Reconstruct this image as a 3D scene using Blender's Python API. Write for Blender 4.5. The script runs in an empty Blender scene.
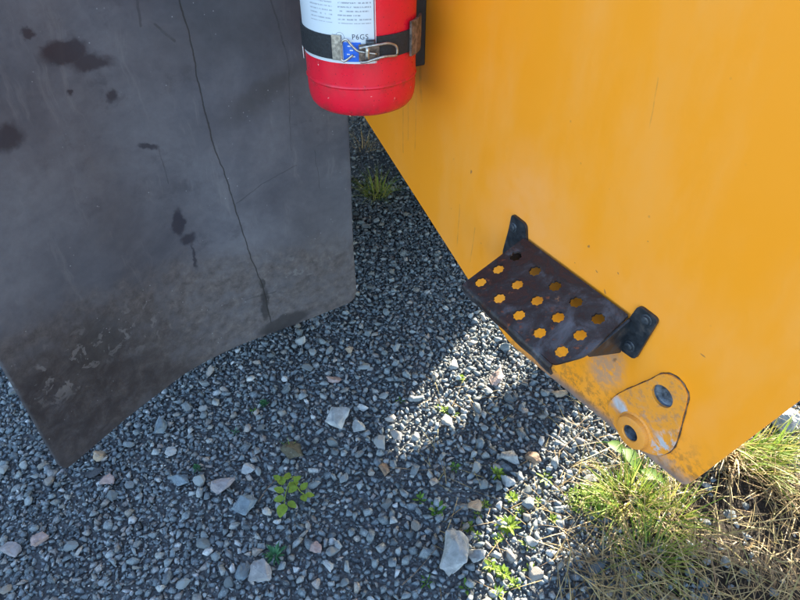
import bpy, bmesh, math, random
import numpy as np
from mathutils import Vector, Matrix
from mathutils import noise as mnoise

random.seed(7); rng = np.random.default_rng(11)
SC = bpy.context.scene
COL = SC.collection
R = math.radians

# ------------------------------------------------------------------ camera, sky, sun, exposure
H = 1.40                      # camera height
PITCH = R(39.0)               # looking down
FPX = 600.0                   # focal length in pixels of the 800 px wide photograph
SUN_AZ, SUN_EL = R(32.0), R(20.0)

cd = bpy.data.cameras.new('camera'); cam = bpy.data.objects.new('camera', cd); COL.objects.link(cam)
cam.location = (0, 0, H); cam.rotation_euler = (R(90) - PITCH, 0, 0)
cd.sensor_width = 36.0; cd.lens = 36.0 * FPX / 800.0
cd.clip_start = 0.02; cd.clip_end = 500.0
SC.camera = cam

w = bpy.data.worlds.new('World'); SC.world = w; w.use_nodes = True
wn = w.node_tree; wn.nodes.clear()
sky = wn.nodes.new('ShaderNodeTexSky'); sky.sky_type = 'NISHITA'; sky.sun_disc = False
sky.sun_elevation = SUN_EL; sky.sun_rotation = SUN_AZ
bg = wn.nodes.new('ShaderNodeBackground'); bg.inputs['Strength'].default_value = 0.11
wo = wn.nodes.new('ShaderNodeOutputWorld')
wn.links.new(sky.outputs[0], bg.inputs[0]); wn.links.new(bg.outputs[0], wo.inputs[0])

sdir = Vector((math.sin(SUN_AZ) * math.cos(SUN_EL), math.cos(SUN_AZ) * math.cos(SUN_EL), math.sin(SUN_EL)))
sl = bpy.data.lights.new('sun', 'SUN'); sl.energy = 5.0; sl.angle = R(0.5); sl.color = (1.0, 0.89, 0.70)
so = bpy.data.objects.new('sun', sl); COL.objects.link(so)
so.location = sdir * 20; so.rotation_euler = sdir.to_track_quat('Z', 'Y').to_euler()

SC.view_settings.view_transform = 'Standard'; SC.view_settings.look = 'None'
SC.view_settings.gamma = 1.0; SC.view_settings.exposure = 3.02
SC.view_settings.use_curve_mapping = False
SC.cycles.max_bounces = 6; SC.cycles.diffuse_bounces = 3; SC.cycles.glossy_bounces = 2; SC.cycles.transmission_bounces = 3

# ------------------------------------------------------------------ directions of the place
CP, SP = math.cos(PITCH), math.sin(PITCH)
MX, MY = 0.866025, 0.5        # horizontal, into the machine from its side panel
DX, DY = -0.5, 0.866025       # horizontal, along the machine
OFF = 0.557                   # the panel's plane, metres from the camera


def ray(px, py):
    a = (px - 400) / FPX; b = (300 - py) / FPX
    return Vector((a, CP + b * SP, -SP + b * CP))


def ground(px, py, z=0.0):
    r = ray(px, py); t = (z - H) / r.z
    return Vector((r.x * t, r.y * t, z))


def mf(dd, depth, z):
    """machine frame: along the machine, depth into it from the side panel, height"""
    return Vector((MX * (OFF + depth) + DX * dd, MY * (OFF + depth) + DY * dd, z))


def pan(px, py):
    """a pixel on the side panel -> (along, height)"""
    r = ray(px, py); t = OFF / (r.x * MX + r.y * MY)
    return (t * (r.x * DX + r.y * DY), H + t * r.z)


# ------------------------------------------------------------------ material helpers
class NT:
    def __init__(s, name):
        s.m = bpy.data.materials.new(name); s.m.use_nodes = True
        s.t = s.m.node_tree; s.n = s.t.nodes
        s.b = s.n['Principled BSDF']; s.out = s.n['Material Output']

    def link(s, a, b): s.t.links.new(a, b)

    def set(s, sock, v):
        if isinstance(v, bpy.types.NodeSocket): s.link(v, sock)
        elif v is not None:
            if isinstance(v, (tuple, list)) and len(v) == 3 and sock.type == 'RGBA': v = (*v, 1)
            sock.default_value = v

    def node(s, k, **kw):
        n = s.n.new(k)
        for a, b in kw.items(): setattr(n, a, b)
        return n

    def uv(s): return s.node('ShaderNodeUVMap', uv_map='UVMap').outputs[0]
    def obj(s): return s.node('ShaderNodeTexCoord').outputs['Object']
    def geo(s, k): return s.node('ShaderNodeNewGeometry').outputs[k]

    def math(s, op, a, b=None, c=None, clamp=False):
        n = s.node('ShaderNodeMath', operation=op, use_clamp=clamp)
        s.set(n.inputs[0], a)
        if b is not None: s.set(n.inputs[1], b)
        if c is not None: s.set(n.inputs[2], c)
        return n.outputs[0]

    def noise(s, vec, scale, detail=4, rough=0.55, dist=0.0, color=False):
        n = s.node('ShaderNodeTexNoise'); s.set(n.inputs['Vector'], vec)
        n.inputs['Scale'].default_value = scale; n.inputs['Detail'].default_value = detail
        n.inputs['Roughness'].default_value = rough; n.inputs['Distortion'].default_value = dist
        return n.outputs['Color' if color else 'Fac']

    def voro(s, vec, scale, feature='F1', out='Distance'):
        n = s.node('ShaderNodeTexVoronoi', feature=feature); s.set(n.inputs['Vector'], vec)
        n.inputs['Scale'].default_value = scale
        return n.outputs[out]

    def mapr(s, v, a, b, c=0.0, d=1.0):
        n = s.node('ShaderNodeMapRange', interpolation_type='SMOOTHSTEP'); s.set(n.inputs[0], v)
        for i, x in enumerate((a, b, c, d)): s.set(n.inputs[i + 1], x)
        return n.outputs[0]

    def ramp(s, v, stops, interp='LINEAR'):
        n = s.node('ShaderNodeValToRGB'); s.set(n.inputs[0], v); cr = n.color_ramp; cr.interpolation = interp
        while len(cr.elements) < len(stops): cr.elements.new(0.5)
        for e, (p, c) in zip(cr.elements, stops):
            e.position = p; e.color = (*c, 1) if len(c) == 3 else c
        return n.outputs[0]

    def mix(s, f, a, b, mode='MIX'):
        n = s.node('ShaderNodeMix', data_type='RGBA', blend_type=mode)
        s.set(n.inputs[0], f); s.set(n.inputs[6], a); s.set(n.inputs[7], b)
        return n.outputs[2]

    def vmath(s, op, a, b=None, scale=None):
        n = s.node('ShaderNodeVectorMath', operation=op); s.set(n.inputs[0], a)
        if b is not None: s.set(n.inputs[1], b)
        if scale is not None: s.set(n.inputs['Scale'], scale)
        return n.outputs['Value' if op in ('LENGTH', 'DOT_PRODUCT', 'DISTANCE') else 'Vector']

    def sep(s, v):
        n = s.node('ShaderNodeSeparateXYZ'); s.set(n.inputs[0], v); return n.outputs

    def comb(s, x, y, z=0.0):
        n = s.node('ShaderNodeCombineXYZ')
        for i, q in enumerate((x, y, z)): s.set(n.inputs[i], q)
        return n.outputs[0]

    def warp(s, vec, scale, amp, detail=3):
        c = s.noise(vec, scale, detail, color=True)
        c = s.vmath('SUBTRACT', c, (0.5, 0.5, 0.5))
        return s.vmath('ADD', vec, s.vmath('SCALE', c, scale=amp))

    def blob(s, vec, c, r, rot=0.0, soft=0.35):
        """1 inside an ellipse, 0 outside; vec should be warped for ragged edges"""
        n = s.node('ShaderNodeMapping', vector_type='TEXTURE'); s.set(n.inputs[0], vec)
        n.inputs[1].default_value = (c[0], c[1], 0); n.inputs[2].default_value = (0, 0, rot)
        n.inputs[3].default_value = (r[0], r[1], 1e3)
        return s.mapr(s.vmath('LENGTH', n.outputs[0]), 1 + soft, 1 - soft)

    def line(s, vec, a, b, wd):
        a = Vector((a[0], a[1])); b = Vector((b[0], b[1])); c = (a + b) / 2; e = b - a
        n = s.node('ShaderNodeMapping', vector_type='TEXTURE'); s.set(n.inputs[0], vec)
        n.inputs[1].default_value = (c.x, c.y, 0); n.inputs[2].default_value = (0, 0, math.atan2(e.y, e.x))
        x = s.sep(n.outputs[0])
        dx = s.math('MAXIMUM', s.math('SUBTRACT', s.math('ABSOLUTE', x[0]), e.length / 2), 0.0)
        dist = s.math('SQRT', s.math('ADD', s.math('POWER', dx, 2.0), s.math('POWER', s.math('ABSOLUTE', x[1]), 2.0)))
        return s.mapr(dist, wd, wd * 0.35)

    def maxi(s, *v):
        o = v[0]
        for q in v[1:]: o = s.math('MAXIMUM', o, q)
        return o

    def bump(s, h, strength=0.3, dist=0.002, prev=None):
        n = s.node('ShaderNodeBump'); n.inputs['Strength'].default_value = strength
        n.inputs['Distance'].default_value = dist; s.set(n.inputs['Height'], h)
        if prev is not None: s.link(prev, n.inputs['Normal'])
        s.link(n.outputs[0], s.b.inputs['Normal']); return n.outputs[0]

    def fin(s, color=None, rough=None, metal=None, spec=None, coat=None):
        for k, v in (('Base Color', color), ('Roughness', rough), ('Metallic', metal), ('Specular IOR Level', spec), ('Coat Weight', coat)):
            if v is not None: s.set(s.b.inputs[k], v)
        return s.m


# ------------------------------------------------------------------ object helpers
ORG = {}


def tag(o, label=None, cat=None, group=None, kind=None):
    if label: o['label'] = label
    if cat: o['category'] = cat
    if group: o['group'] = group
    if kind: o['kind'] = kind
    return o


def empty(name, loc):
    o = bpy.data.objects.new(name, None); COL.objects.link(o); o.location = loc
    o.empty_display_size = 0.05; ORG[o.name] = Vector(loc); return o


def link_mesh(name, me, mat, parent=None, loc=None):
    o = bpy.data.objects.new(name, me); COL.objects.link(o)
    if mat is not None and not me.materials: me.materials.append(mat)
    if parent is not None: o.parent = parent; ORG[o.name] = ORG[parent.name]
    if loc is not None: o.location = loc
    return o


def mesh(name, vs, fs, mat, parent=None, smooth=False, uv=None, loc=None):
    """vs in world coordinates; stored relative to the parent's base (or loc)"""
    o3 = ORG[parent.name] if parent is not None else (Vector(loc) if loc is not None else Vector((0, 0, 0)))
    me = bpy.data.meshes.new(name)
    me.from_pydata([tuple(Vector(v) - o3) for v in vs], [], [tuple(f) for f in fs])
    if uv is not None:
        l = me.uv_layers.new(name='UVMap')
        for i, lp in enumerate(me.loops): l.data[i].uv = uv[lp.vertex_index]
    if smooth: me.shade_smooth()
    ob = link_mesh(name, me, mat, parent)
    if parent is None and loc is not None: ob.location = loc; ORG[ob.name] = Vector(loc)
    return ob


def from_bm(name, bm, mat, parent, fmap, smooth=False, uvf=None):
    bm.normal_update()
    vs = []; uv = []
    for v in bm.verts:
        vs.append(fmap(*v.co)); uv.append(uvf(*v.co) if uvf else (v.co.x, v.co.y))
    bm.verts.index_update()
    fs = [[v.index for v in f.verts] for f in bm.faces]
    bm.free()
    o = mesh(name, vs, fs, mat, parent, False, uv)
    b2 = bmesh.new(); b2.from_mesh(o.data); bmesh.ops.recalc_face_normals(b2, faces=b2.faces[:]); b2.to_mesh(o.data); b2.free()
    if smooth: o.data.shade_smooth()
    return o


def plate(name, outer, holes, thick, fmap, mat, parent, bev=0.0, smooth_ang=None):
    """flat sheet with holes; outer/holes 2d loops; local z from 0 to thick"""
    bm = bmesh.new(); es = []
    for lp in [outer] + holes:
        vv = [bm.verts.new((x, y, 0)) for x, y in lp]
        for i in range(len(vv)): es.append(bm.edges.new((vv[i], vv[(i + 1) % len(vv)])))
    bmesh.ops.triangle_fill(bm, use_beauty=True, use_dissolve=False, edges=es)
    g = bmesh.ops.extrude_face_region(bm, geom=bm.faces[:])
    top = [v for v in g['geom'] if isinstance(v, bmesh.types.BMVert)]
    bmesh.ops.translate(bm, verts=top, vec=(0, 0, thick))
    bmesh.ops.recalc_face_normals(bm, faces=bm.faces[:])
    if bev:
        e = [e for e in bm.edges if len(e.link_faces) == 2 and e.calc_face_angle(0) > R(60)
             and abs(e.verts[0].co.z - e.verts[1].co.z) < 1e-6]
        bmesh.ops.bevel(bm, geom=e, offset=bev, segments=2, affect='EDGES', profile=0.5, clamp_overlap=True)
    return from_bm(name, bm, mat, parent, fmap)


def box(name, a, b, fmap, mat, parent, bev=0.01):
    bm = bmesh.new(); bmesh.ops.create_cube(bm, size=1.0)
    for v in bm.verts: v.co = Vector([(a[i] + b[i]) / 2 + v.co[i] * (b[i] - a[i]) for i in range(3)])
    if bev: bmesh.ops.bevel(bm, geom=bm.edges[:], offset=bev, segments=2, affect='EDGES', profile=0.5)
    return from_bm(name, bm, mat, parent, fmap)


def rounded(pts, rad, seg=5):
    out = []; n = len(pts)
    for i in range(n):
        p = Vector(pts[i]); a = Vector(pts[i - 1]); b = Vector(pts[(i + 1) % n])
        r = rad[i] if isinstance(rad, (list, tuple)) else rad
        if r <= 0: out.append(tuple(p)); continue
        u = (a - p).normalized(); v = (b - p).normalized()
        r = min(r, (a - p).length * .45, (b - p).length * .45)
        for k in range(seg + 1):
            t = k / seg; q0 = p + u * r; q1 = p + v * r
            out.append(tuple((1 - t) ** 2 * q0 + 2 * t * (1 - t) * p + t * t * q1))
    return out


def circle(cx, cy, r, n=24, f=None):
    return [(cx + (f(k) if f else r) * math.cos(2 * math.pi * k / n), cy + (f(k) if f else r) * math.sin(2 * math.pi * k / n)) for k in range(n)]


def catmull(P, k=6):
    P = [Vector(p) for p in P]; out = []
    for i in range(len(P) - 1):
        p0 = P[max(i - 1, 0)]; p1 = P[i]; p2 = P[i + 1]; p3 = P[min(i + 2, len(P) - 1)]
        for j in range(k):
            t = j / k
            out.append(0.5 * ((2 * p1) + (p2 - p0) * t + (2 * p0 - 5 * p1 + 4 * p2 - p3) * t * t + (3 * p1 - p0 - 3 * p2 + p3) * t ** 3))
    out.append(P[-1]); return out


def tube_data(P, rad, n=8, base=0):
    vs = []; fs = []; up = Vector((0.3, 0.2, 1)).normalized()
    for i, p in enumerate(P):
        t = (P[min(i + 1, len(P) - 1)] - P[max(i - 1, 0)]).normalized()
        x = t.cross(up); x = x.normalized() if x.length > 1e-4 else Vector((1, 0, 0)); y = t.cross(x)
        r = rad(i / (len(P) - 1)) if callable(rad) else rad
        for k in range(n):
            a = 2 * math.pi * k / n; vs.append(p + x * r * math.cos(a) + y * r * math.sin(a))
    for i in range(len(P) - 1):
        for k in range(n):
            a = base + i * n; fs.append((a + k, a + (k + 1) % n, a + n + (k + 1) % n, a + n + k))
    fs.append(tuple(base + k for k in range(n))[::-1]); e = base + (len(P) - 1) * n; fs.append(tuple(e + k for k in range(n)))
    return vs, fs


def tube(name, P, rad, mat, parent, n=8):
    vs, fs = tube_data([Vector(p) for p in P], rad, n)
    return mesh(name, vs, fs, mat, parent, smooth=True)


def lathe(name, prof, fmap, mat, parent, n=48, smooth=True, close=True):
    """prof: list of (radius, height); fmap(x, y, h) to the world"""
    vs = []; fs = []; uv = []
    for (r, h) in prof:
        for k in range(n):
            a = 2 * math.pi * k / n; vs.append(fmap(r * math.cos(a), r * math.sin(a), h)); uv.append((a, h))
    for i in range(len(prof) - 1):
        for k in range(n): fs.append((i * n + k, i * n + (k + 1) % n, (i + 1) * n + (k + 1) % n, (i + 1) * n + k))
    if close:
        fs.append(tuple(range(n))[::-1]); e = (len(prof) - 1) * n; fs.append(tuple(e + k for k in range(n)))
    o = mesh(name, vs, fs, mat, parent, False, uv)
    b2 = bmesh.new(); b2.from_mesh(o.data); bmesh.ops.recalc_face_normals(b2, faces=b2.faces[:]); b2.to_mesh(o.data); b2.free()
    if smooth: o.data.shade_smooth(); o.data.set_sharp_from_angle(angle=R(38))
    return o


# ------------------------------------------------------------------ materials
def mat_soil():
    t = NT('soil'); p = t.obj()
    n = t.noise(p, 30, 6, .65); n2 = t.voro(p, 95)
    c = t.ramp(n, [(.25, (.055, .060, .064)), (.6, (.11, .12, .128)), (.85, (.17, .18, .185))])
    c = t.mix(t.mapr(n2, .2, .7, .6, 0), c, (.14, .145, .15))
    t.bump(t.math('ADD', n, t.math('MULTIPLY', n2, -.8)), .9, .012)
    return t.fin(c, .95, spec=.2)


STONE_RAMP = [(0.0, (.052, .064, .076)), (.14, (.115, .140, .155)), (.34, (.170, .205, .222)), (.50, (.135, .163, .186)), (.68, (.215, .250, .268)),
              (.78, (.255, .235, .222)), (.84, (.165, .162, .15)), (.93, (.265, .295, .305)), (1.0, (.43, .45, .46))]


def mat_stone(name, per='island', ramp=None):
    t = NT(name); p = t.obj()
    if per == 'island': rnd = t.geo('Random Per Island')
    else: rnd = t.node('ShaderNodeObjectInfo').outputs['Random']
    c = t.ramp(rnd, ramp or STONE_RAMP)
    n = t.noise(t.vmath('ADD', p, t.comb(t.math('MULTIPLY', rnd, 9.0), rnd, rnd)), 170, 3, .7)
    c = t.mix(.75, c, t.ramp(n, [(.3, (.62, .62, .64)), (.5, (1, 1, 1)), (.72, (1.45, 1.42, 1.38))]), 'MULTIPLY')
    sp = t.noise(p, 620, 2, .5)
    c = t.mix(t.mapr(sp, .60, .72), c, t.mix(.5, c, (.5, .5, .5)))
    c = t.mix(t.mapr(sp, .40, .30), c, t.mix(.5, c, (.03, .03, .035)))
    t.bump(n, .55, .003)
    return t.fin(c, .82, spec=.3)


def mat_yellow():
    t = NT('yellow_paint'); uv = t.uv(); x = t.sep(uv)
    w1 = t.warp(uv, 9, .10); w2 = t.warp(uv, 40, .025)
    c = t.mix(t.noise(uv, 4.5, 4), (.84, .278, .008), (.83, .292, .014))
    c = t.mix(t.mapr(t.noise(t.vmath('MULTIPLY', uv, (9.0, 3.0, 1.0)), 1.0, 6, .65), .38, .72, 0.0, .22), c, (.80, .40, .13))
    # faded, chalky patches round the step
    fade = t.math('ADD', *[t.math('MULTIPLY', t.blob(w1, pan(a, b), r, rot, .8), k) for a, b, r, rot, k in
                           ((535, 215, (.05, .075), .1, .7), (505, 205, (.045, .09), .2, .55))])
    fade2 = t.maxi(*[t.blob(w1, pan(a, b), r, rot, .9) for a, b, r, rot in
                     ((580, 255, (.08, .03), -.2), (655, 300, (.10, .04), 0), (700, 430, (.02, .08), .2))])
    fade = t.math('ADD', fade, t.math('MULTIPLY', fade2, .35), clamp=True)
    fade = t.math('MULTIPLY', fade, t.mapr(t.noise(uv, 22, 5, .6), .3, .62, .45, 1.0))
    c = t.mix(t.math('MULTIPLY', fade, .42), c, (.82, .37, .14))
    # run-down streaks
    st = t.maxi(*[t.line(t.vmath('ADD', uv, t.comb(t.math('MULTIPLY', t.math('SUBTRACT', t.noise(uv, 12, 2), .5), .008), 0)), pan(a, b), pan(c_, d_), wd)
                  for a, b, c_, d_, wd in ((403, 100, 403, 152, .0028), (408, 96, 408, 140, .0022), (416, 95, 415, 150, .002), (460, 205, 457, 246, .0025),
                                          (475, 228, 470, 262, .0018), (658, 78, 650, 128, .0012), (420, 60, 421, 100, .006))])
    c = t.mix(t.math('MULTIPLY', st, t.mapr(t.noise(uv, 60, 3), .3, .65, .05, .30)), c, (.20, .12, .045))
    # dirt and scuffs that gather towards the lower edge
    ea, eb = pan(509, 343), pan(685, 487)
    hh = t.math('SUBTRACT', x[1], t.math('ADD', ea[1], t.math('MULTIPLY', t.math('SUBTRACT', x[0], ea[0]), (eb[1] - ea[1]) / (eb[0] - ea[0]))))
    low = t.math('MULTIPLY', t.mapr(hh, .10, .0), t.mapr(x[0], .64, .50))
    spk = t.noise(uv, 75, 6, .72)
    dirt = t.math('MULTIPLY', low, t.mapr(spk, .45, .60), clamp=True)
    c = t.mix(t.math('MULTIPLY', dirt, .75), c, (.16, .085, .035))
    edge = t.mapr(t.math('ADD', hh, t.math('MULTIPLY', t.math('SUBTRACT', spk, .5), .03)), .021, .002)
    edge = t.math('MULTIPLY', edge, t.mapr(x[0], .62, .42))
    c = t.mix(t.math('MULTIPLY', edge, .85), c, (.13, .12, .125))
    # scraped, greyish triangle under the step
    sc = t.math('MULTIPLY', t.blob(w2, pan(606, 366), (.028, .035), .25, .5), t.mapr(spk, .35, .55))
    sc = t.maxi(sc, t.math('MULTIPLY', t.blob(w2, pan(672, 470), (.05, .022), .3, .6), t.mapr(t.noise(uv, 28, 5, .7), .42, .6)))
    c = t.mix(t.math('MULTIPLY', sc, .75), c, (.36, .235, .17))
    # chips
    ch = t.maxi(*[t.blob(w2, pan(a, b), (r * .6, r * .6), 0, .5) for a, b, r in ((471, 171, .0042), (701, 355, .003), (613, 358, .005), (545, 52, .0), (596, 272, .003), (620, 275, .0025), (590, 250, .003),
                                                                       (604, 291, .003), (648, 240, .0015), (575, 262, .002)) if r])
    fine = t.math('MULTIPLY', t.mapr(t.voro(uv, 42), .085, .05), t.mapr(t.noise(uv, 7, 3), .52, .62))
    c = t.mix(t.math('MULTIPLY', t.maxi(ch, t.math('MULTIPLY', fine, .4)), .7), c, (.16, .085, .05))
    nb = t.noise(uv, 260, 3, .6)
    t.bump(t.math('ADD', t.math('MULTIPLY', nb, .25), t.math('MULTIPLY', t.noise(uv, 7, 2), 2.5)), .10, .004)
    rg = t.math('ADD', t.mapr(t.noise(uv, 14, 5), .3, .7, .44, .58), t.math('MULTIPLY', fade, .12))
    return t.fin(c, rg, spec=.28)


def mat_rust_step():
    t = NT('rusty_step_steel'); p = t.obj()
    n = t.noise(p, 19, 6, .68, .5); n2 = t.noise(p, 90, 5, .7)
    c = t.ramp(n, [(.30, (.010, .006, .006)), (.42, (.030, .011, .008)), (.46, (.014, .010, .010)), (.53, (.024, .020, .021)), (.60, (.048, .048, .056)), (.72, (.085, .088, .104)), (.85, (.16, .16, .17))])
    c = t.mix(t.math('MULTIPLY', t.mapr(n2, .57, .68), t.mapr(t.noise(p, 14, 3), .38, .55)), c, (.14, .040, .015))
    c = t.mix(t.mapr(t.noise(p, 55, 5, .7), .66, .78), c, (.24, .11, .05))
    t.bump(t.math('ADD', n2, n), .35, .003)
    return t.fin(c, t.mapr(n, .35, .7, .52, .34), spec=.4)


def mat_dark_plate():
    t = NT('worn_dark_paint'); p = t.obj(); n = t.noise(p, 60, 6, .7)
    c = t.ramp(n, [(.32, (.008, .009, .011)), (.52, (.018, .022, .028)), (.64, (.040, .036, .036)), (.74, (.10, .07, .055)), (.86, (.16, .15, .15))])
    t.bump(n, .3, .002)
    return t.fin(c, t.mapr(n, .4, .7, .35, .6), spec=.5)


def mat_simple(name, c, rough=.5, metal=0.0, var=.25, scale=40, bump=.1, spec=.5):
    t = NT(name); p = t.obj(); n = t.noise(p, scale, 5, .65)
    cc = t.mix(t.mapr(n, .35, .7), tuple(q * (1 - var) for q in c), tuple(min(1, q * (1 + var)) for q in c))
    if bump: t.bump(n, bump, .003)
    return t.fin(cc, rough, metal, spec)


def mat_lug():
    t = NT('worn_yellow_lug'); uv = t.uv()
    n = t.noise(uv, 28, 6, .68, .4); n2 = t.noise(uv, 75, 5, .7)
    c = t.mix(t.noise(uv, 9, 3), (.76, .265, .012), (.70, .265, .03))
    c = t.mix(t.math('MULTIPLY', t.mapr(n2, .48, .64), .55), c, (.27, .16, .10))
    bare = t.maxi(t.math('MULTIPLY', t.mapr(n, .50, .58), t.blob(t.warp(uv, 30, .03), pan(668, 442), (.014, .032), .35, .6)),
                  t.math('MULTIPLY', t.mapr(n, .44, .52), t.blob(t.warp(uv, 30, .03), pan(626, 411), (.018, .011), .4, .5)))
    c = t.mix(bare, c, (.42, .43, .47))
    c = t.mix(t.math('MULTIPLY', t.mapr(n, .55, .70), .6), c, (.38, .25, .18))
    c = t.mix(t.math('MULTIPLY', t.mapr(n2, .66, .74), .6), c, (.05, .04, .04))
    t.bump(t.math('ADD', n, n2), .3, .003)
    return t.fin(c, .48)


def mat_red():
    t = NT('red_extinguisher_paint'); p = t.obj()
    n = t.noise(p, 18, 4)
    c = t.mix(n, (.72, .006, .030), (.66, .008, .026))
    c = t.mix(t.mapr(t.voro(p, 170), .17, .09), c, t.mix(.6, c, (.02, .005, .005)))
    gx = t.sep(p); gr_ = t.math('MULTIPLY', t.mapr(t.noise(p, 45, 6, .72), .44, .66), t.maxi(t.mapr(gx[2], .035, .0), t.blob(t.comb(gx[2], 0.0, 0.0), (.0435, 0), (.006, 1), 0, .9), t.blob(t.comb(gx[2], 0.0, 0.0), (.085, 0), (.008, 1), 0, .9), .22))
    c = t.mix(t.math('MULTIPLY', gr_, .55), c, (.16, .035, .03))
    ch = t.math('MULTIPLY', t.mapr(t.noise(p, 160, 3, .6), .69, .73), t.mapr(t.noise(p, 24, 2), .5, .6))
    c = t.mix(ch, c, (.75, .45, .42))
    t.bump(t.noise(p, 130, 3), .06, .002)
    return t.fin(c, t.mapr(t.noise(p, 30, 4), .3, .7, .26, .42), spec=.5)


def mat_label():
    t = NT('extinguisher_label_print'); uv = t.uv(); x = t.sep(uv)     # u: metres round the cylinder, v: height
    ROW = 190.0
    fr = t.math('FRACT', t.math('MULTIPLY', x[1], ROW)); row = t.math('FLOOR', t.math('MULTIPLY', x[1], ROW))
    inrow = t.math('MULTIPLY', t.math('GREATER_THAN', fr, .30), t.math('LESS_THAN', fr, .66))
    glyph = t.noise(t.comb(t.math('MULTIPLY', x[0], 620.0), t.math('MULTIPLY', row, 3.7), t.math('MULTIPLY', fr, .8)), 1.0, 2, .8)
    word = t.noise(t.comb(t.math('MULTIPLY', x[0], 120.0), t.math('MULTIPLY', row, 7.1), 4.0), 1.0, 1, .5)
    ln = t.noise(t.comb(t.math('MULTIPLY', x[0], 16.0), t.math('MULTIPLY', row, 2.3), 9.0), 1.0, 1, .5)
    ink = t.math('MULTIPLY', inrow, t.math('MULTIPLY', t.mapr(glyph, .40, .50), t.math('GREATER_THAN', word, .34)))
    ink = t.math('MULTIPLY', ink, t.math('GREATER_THAN', ln, .33))
    col1 = t.math('MULTIPLY', t.math('GREATER_THAN', x[0], -.030), t.math('LESS_THAN', x[0], .016))
    col0 = t.math('MULTIPLY', t.math('GREATER_THAN', x[0], -.078), t.math('LESS_THAN', x[0], -.038))
    area = t.math('MULTIPLY', t.math('ADD', col1, t.math('MULTIPLY', col0, .8)), t.math('GREATER_THAN', x[1], 1.176))
    ink = t.math('MULTIPLY', ink, area)
    c = t.mix(t.math('MULTIPLY', ink, .62), t.mix(t.noise(uv, 30, 3), (.52, .58, .65), (.57, .62, .68)), (.10, .11, .16))
    return t.fin(c, .45)


def mat_leaf(name, cols, sat=1.0, scale=120):
    t = NT(name); rnd = t.geo('Random Per Island'); p = t.obj()
    c = t.ramp(rnd, [(i / max(1, len(cols) - 1), q) for i, q in enumerate(cols)])
    c = t.mix(.6, c, t.ramp(t.noise(p, scale, 3), [(.3, (.7, .7, .7)), (.7, (1.25, 1.2, 1.1))]), 'MULTIPLY')
    t.fin(c, .55, spec=.3)
    tr = t.node('ShaderNodeBsdfTranslucent'); t.link(c, tr.inputs[0])
    mx = t.node('ShaderNodeMixShader'); mx.inputs[0].default_value = .38
    t.link(t.b.outputs[0], mx.inputs[1]); t.link(tr.outputs[0], mx.inputs[2]); t.link(mx.outputs[0], t.out.inputs[0])
    return t.m


M = dict(
    soil=mat_soil(), gravel=mat_stone('gravel_stone'), stone=mat_stone('single_stone', 'object'),
    yellow=mat_yellow(), step=mat_rust_step(), plate=mat_dark_plate(), lug=mat_lug(), red=mat_red(), label=mat_label(),
    bolt=mat_simple('bolt_steel', (.055, .065, .08), .42, .5, .4, 120),
    plug=mat_simple('grey_plug', (.09, .11, .14), .5, .2, .7, 90, .3),
    dark=mat_simple('black_chassis_paint', (.018, .018, .019), .6),
    ybody=mat_simple('yellow_body_paint', (.80, .285, .012), .45, 0, .06, 8, .05),
    tyre=mat_simple('tyre_rubber', (.022, .022, .023), .85),
    strap=mat_simple('black_webbing', (.014, .016, .020), .75, 0, .35, 300, .3),
    zinc=mat_simple('zinc_wire', (.42, .40, .37), .38, .85, .3, 160, .15),
    rustclip=mat_simple('rusty_clip_steel', (.16, .12, .10), .55, .4, .6, 110, .3),
    blue=mat_simple('blue_print', (.012, .12, .62), .45, 0, .1, 60, 0),
    white=mat_simple('white_print', (.72, .74, .76), .5, 0, .05, 60, 0),
    ink=mat_simple('dark_print', (.03, .035, .06), .5, 0, .1, 60, 0),
    green=mat_leaf('green_leaf', [(.05, .14, .022), (.09, .20, .03), (.13, .25, .04)]),
    bright=mat_leaf('yellow_green_leaf', [(.12, .24, .03), (.21, .32, .045), (.30, .36, .07)]),
    bluegreen=mat_leaf('blue_green_leaf', [(.035, .13, .065), (.05, .17, .08)]),
    grass=mat_leaf('green_grass', [(.10, .19, .025), (.17, .27, .035), (.27, .31, .06), (.38, .31, .11)]),
    straw=mat_leaf('dry_grass', [(.13, .10, .065), (.30, .22, .12), (.44, .34, .17), (.20, .13, .08), (.52, .42, .22), (.24, .23, .08)]),
    weld=mat_simple('dirty_weld', (.10, .055, .03), .7, 0, .6, 120, .3),
    twig=mat_simple('twig_bark', (.14, .10, .07), .8, 0, .4, 150, .3),
)

# ------------------------------------------------------------------ ground
NG = 60; GS = 60.0
gv = []; gf = []
xs = [(abs(k) / NG) ** 3 * math.copysign(GS, k) for k in range(-NG, NG + 1)]
for j, y in enumerate(xs):
    for i, x in enumerate(xs): gv.append((x, y + 1.0, .006 * math.sin(x * 3.1 + 1) * math.cos(y * 2.7)))
n1 = 2 * NG + 1
for j in range(2 * NG):
    for i in range(2 * NG): gf.append((j * n1 + i, j * n1 + i + 1, (j + 1) * n1 + i + 1, (j + 1) * n1 + i))
GROUND = mesh('gravel_ground', gv, gf, M['soil'], smooth=True); ORG[GROUND.name] = Vector((0, 0, 0))
tag(GROUND, 'grey crushed gravel ground under the yellow machine', 'ground', kind='structure')


def gz(x, y): return .006 * math.sin(x * 3.1 + 1) * math.cos((y - 1.0) * 2.7)


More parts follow.
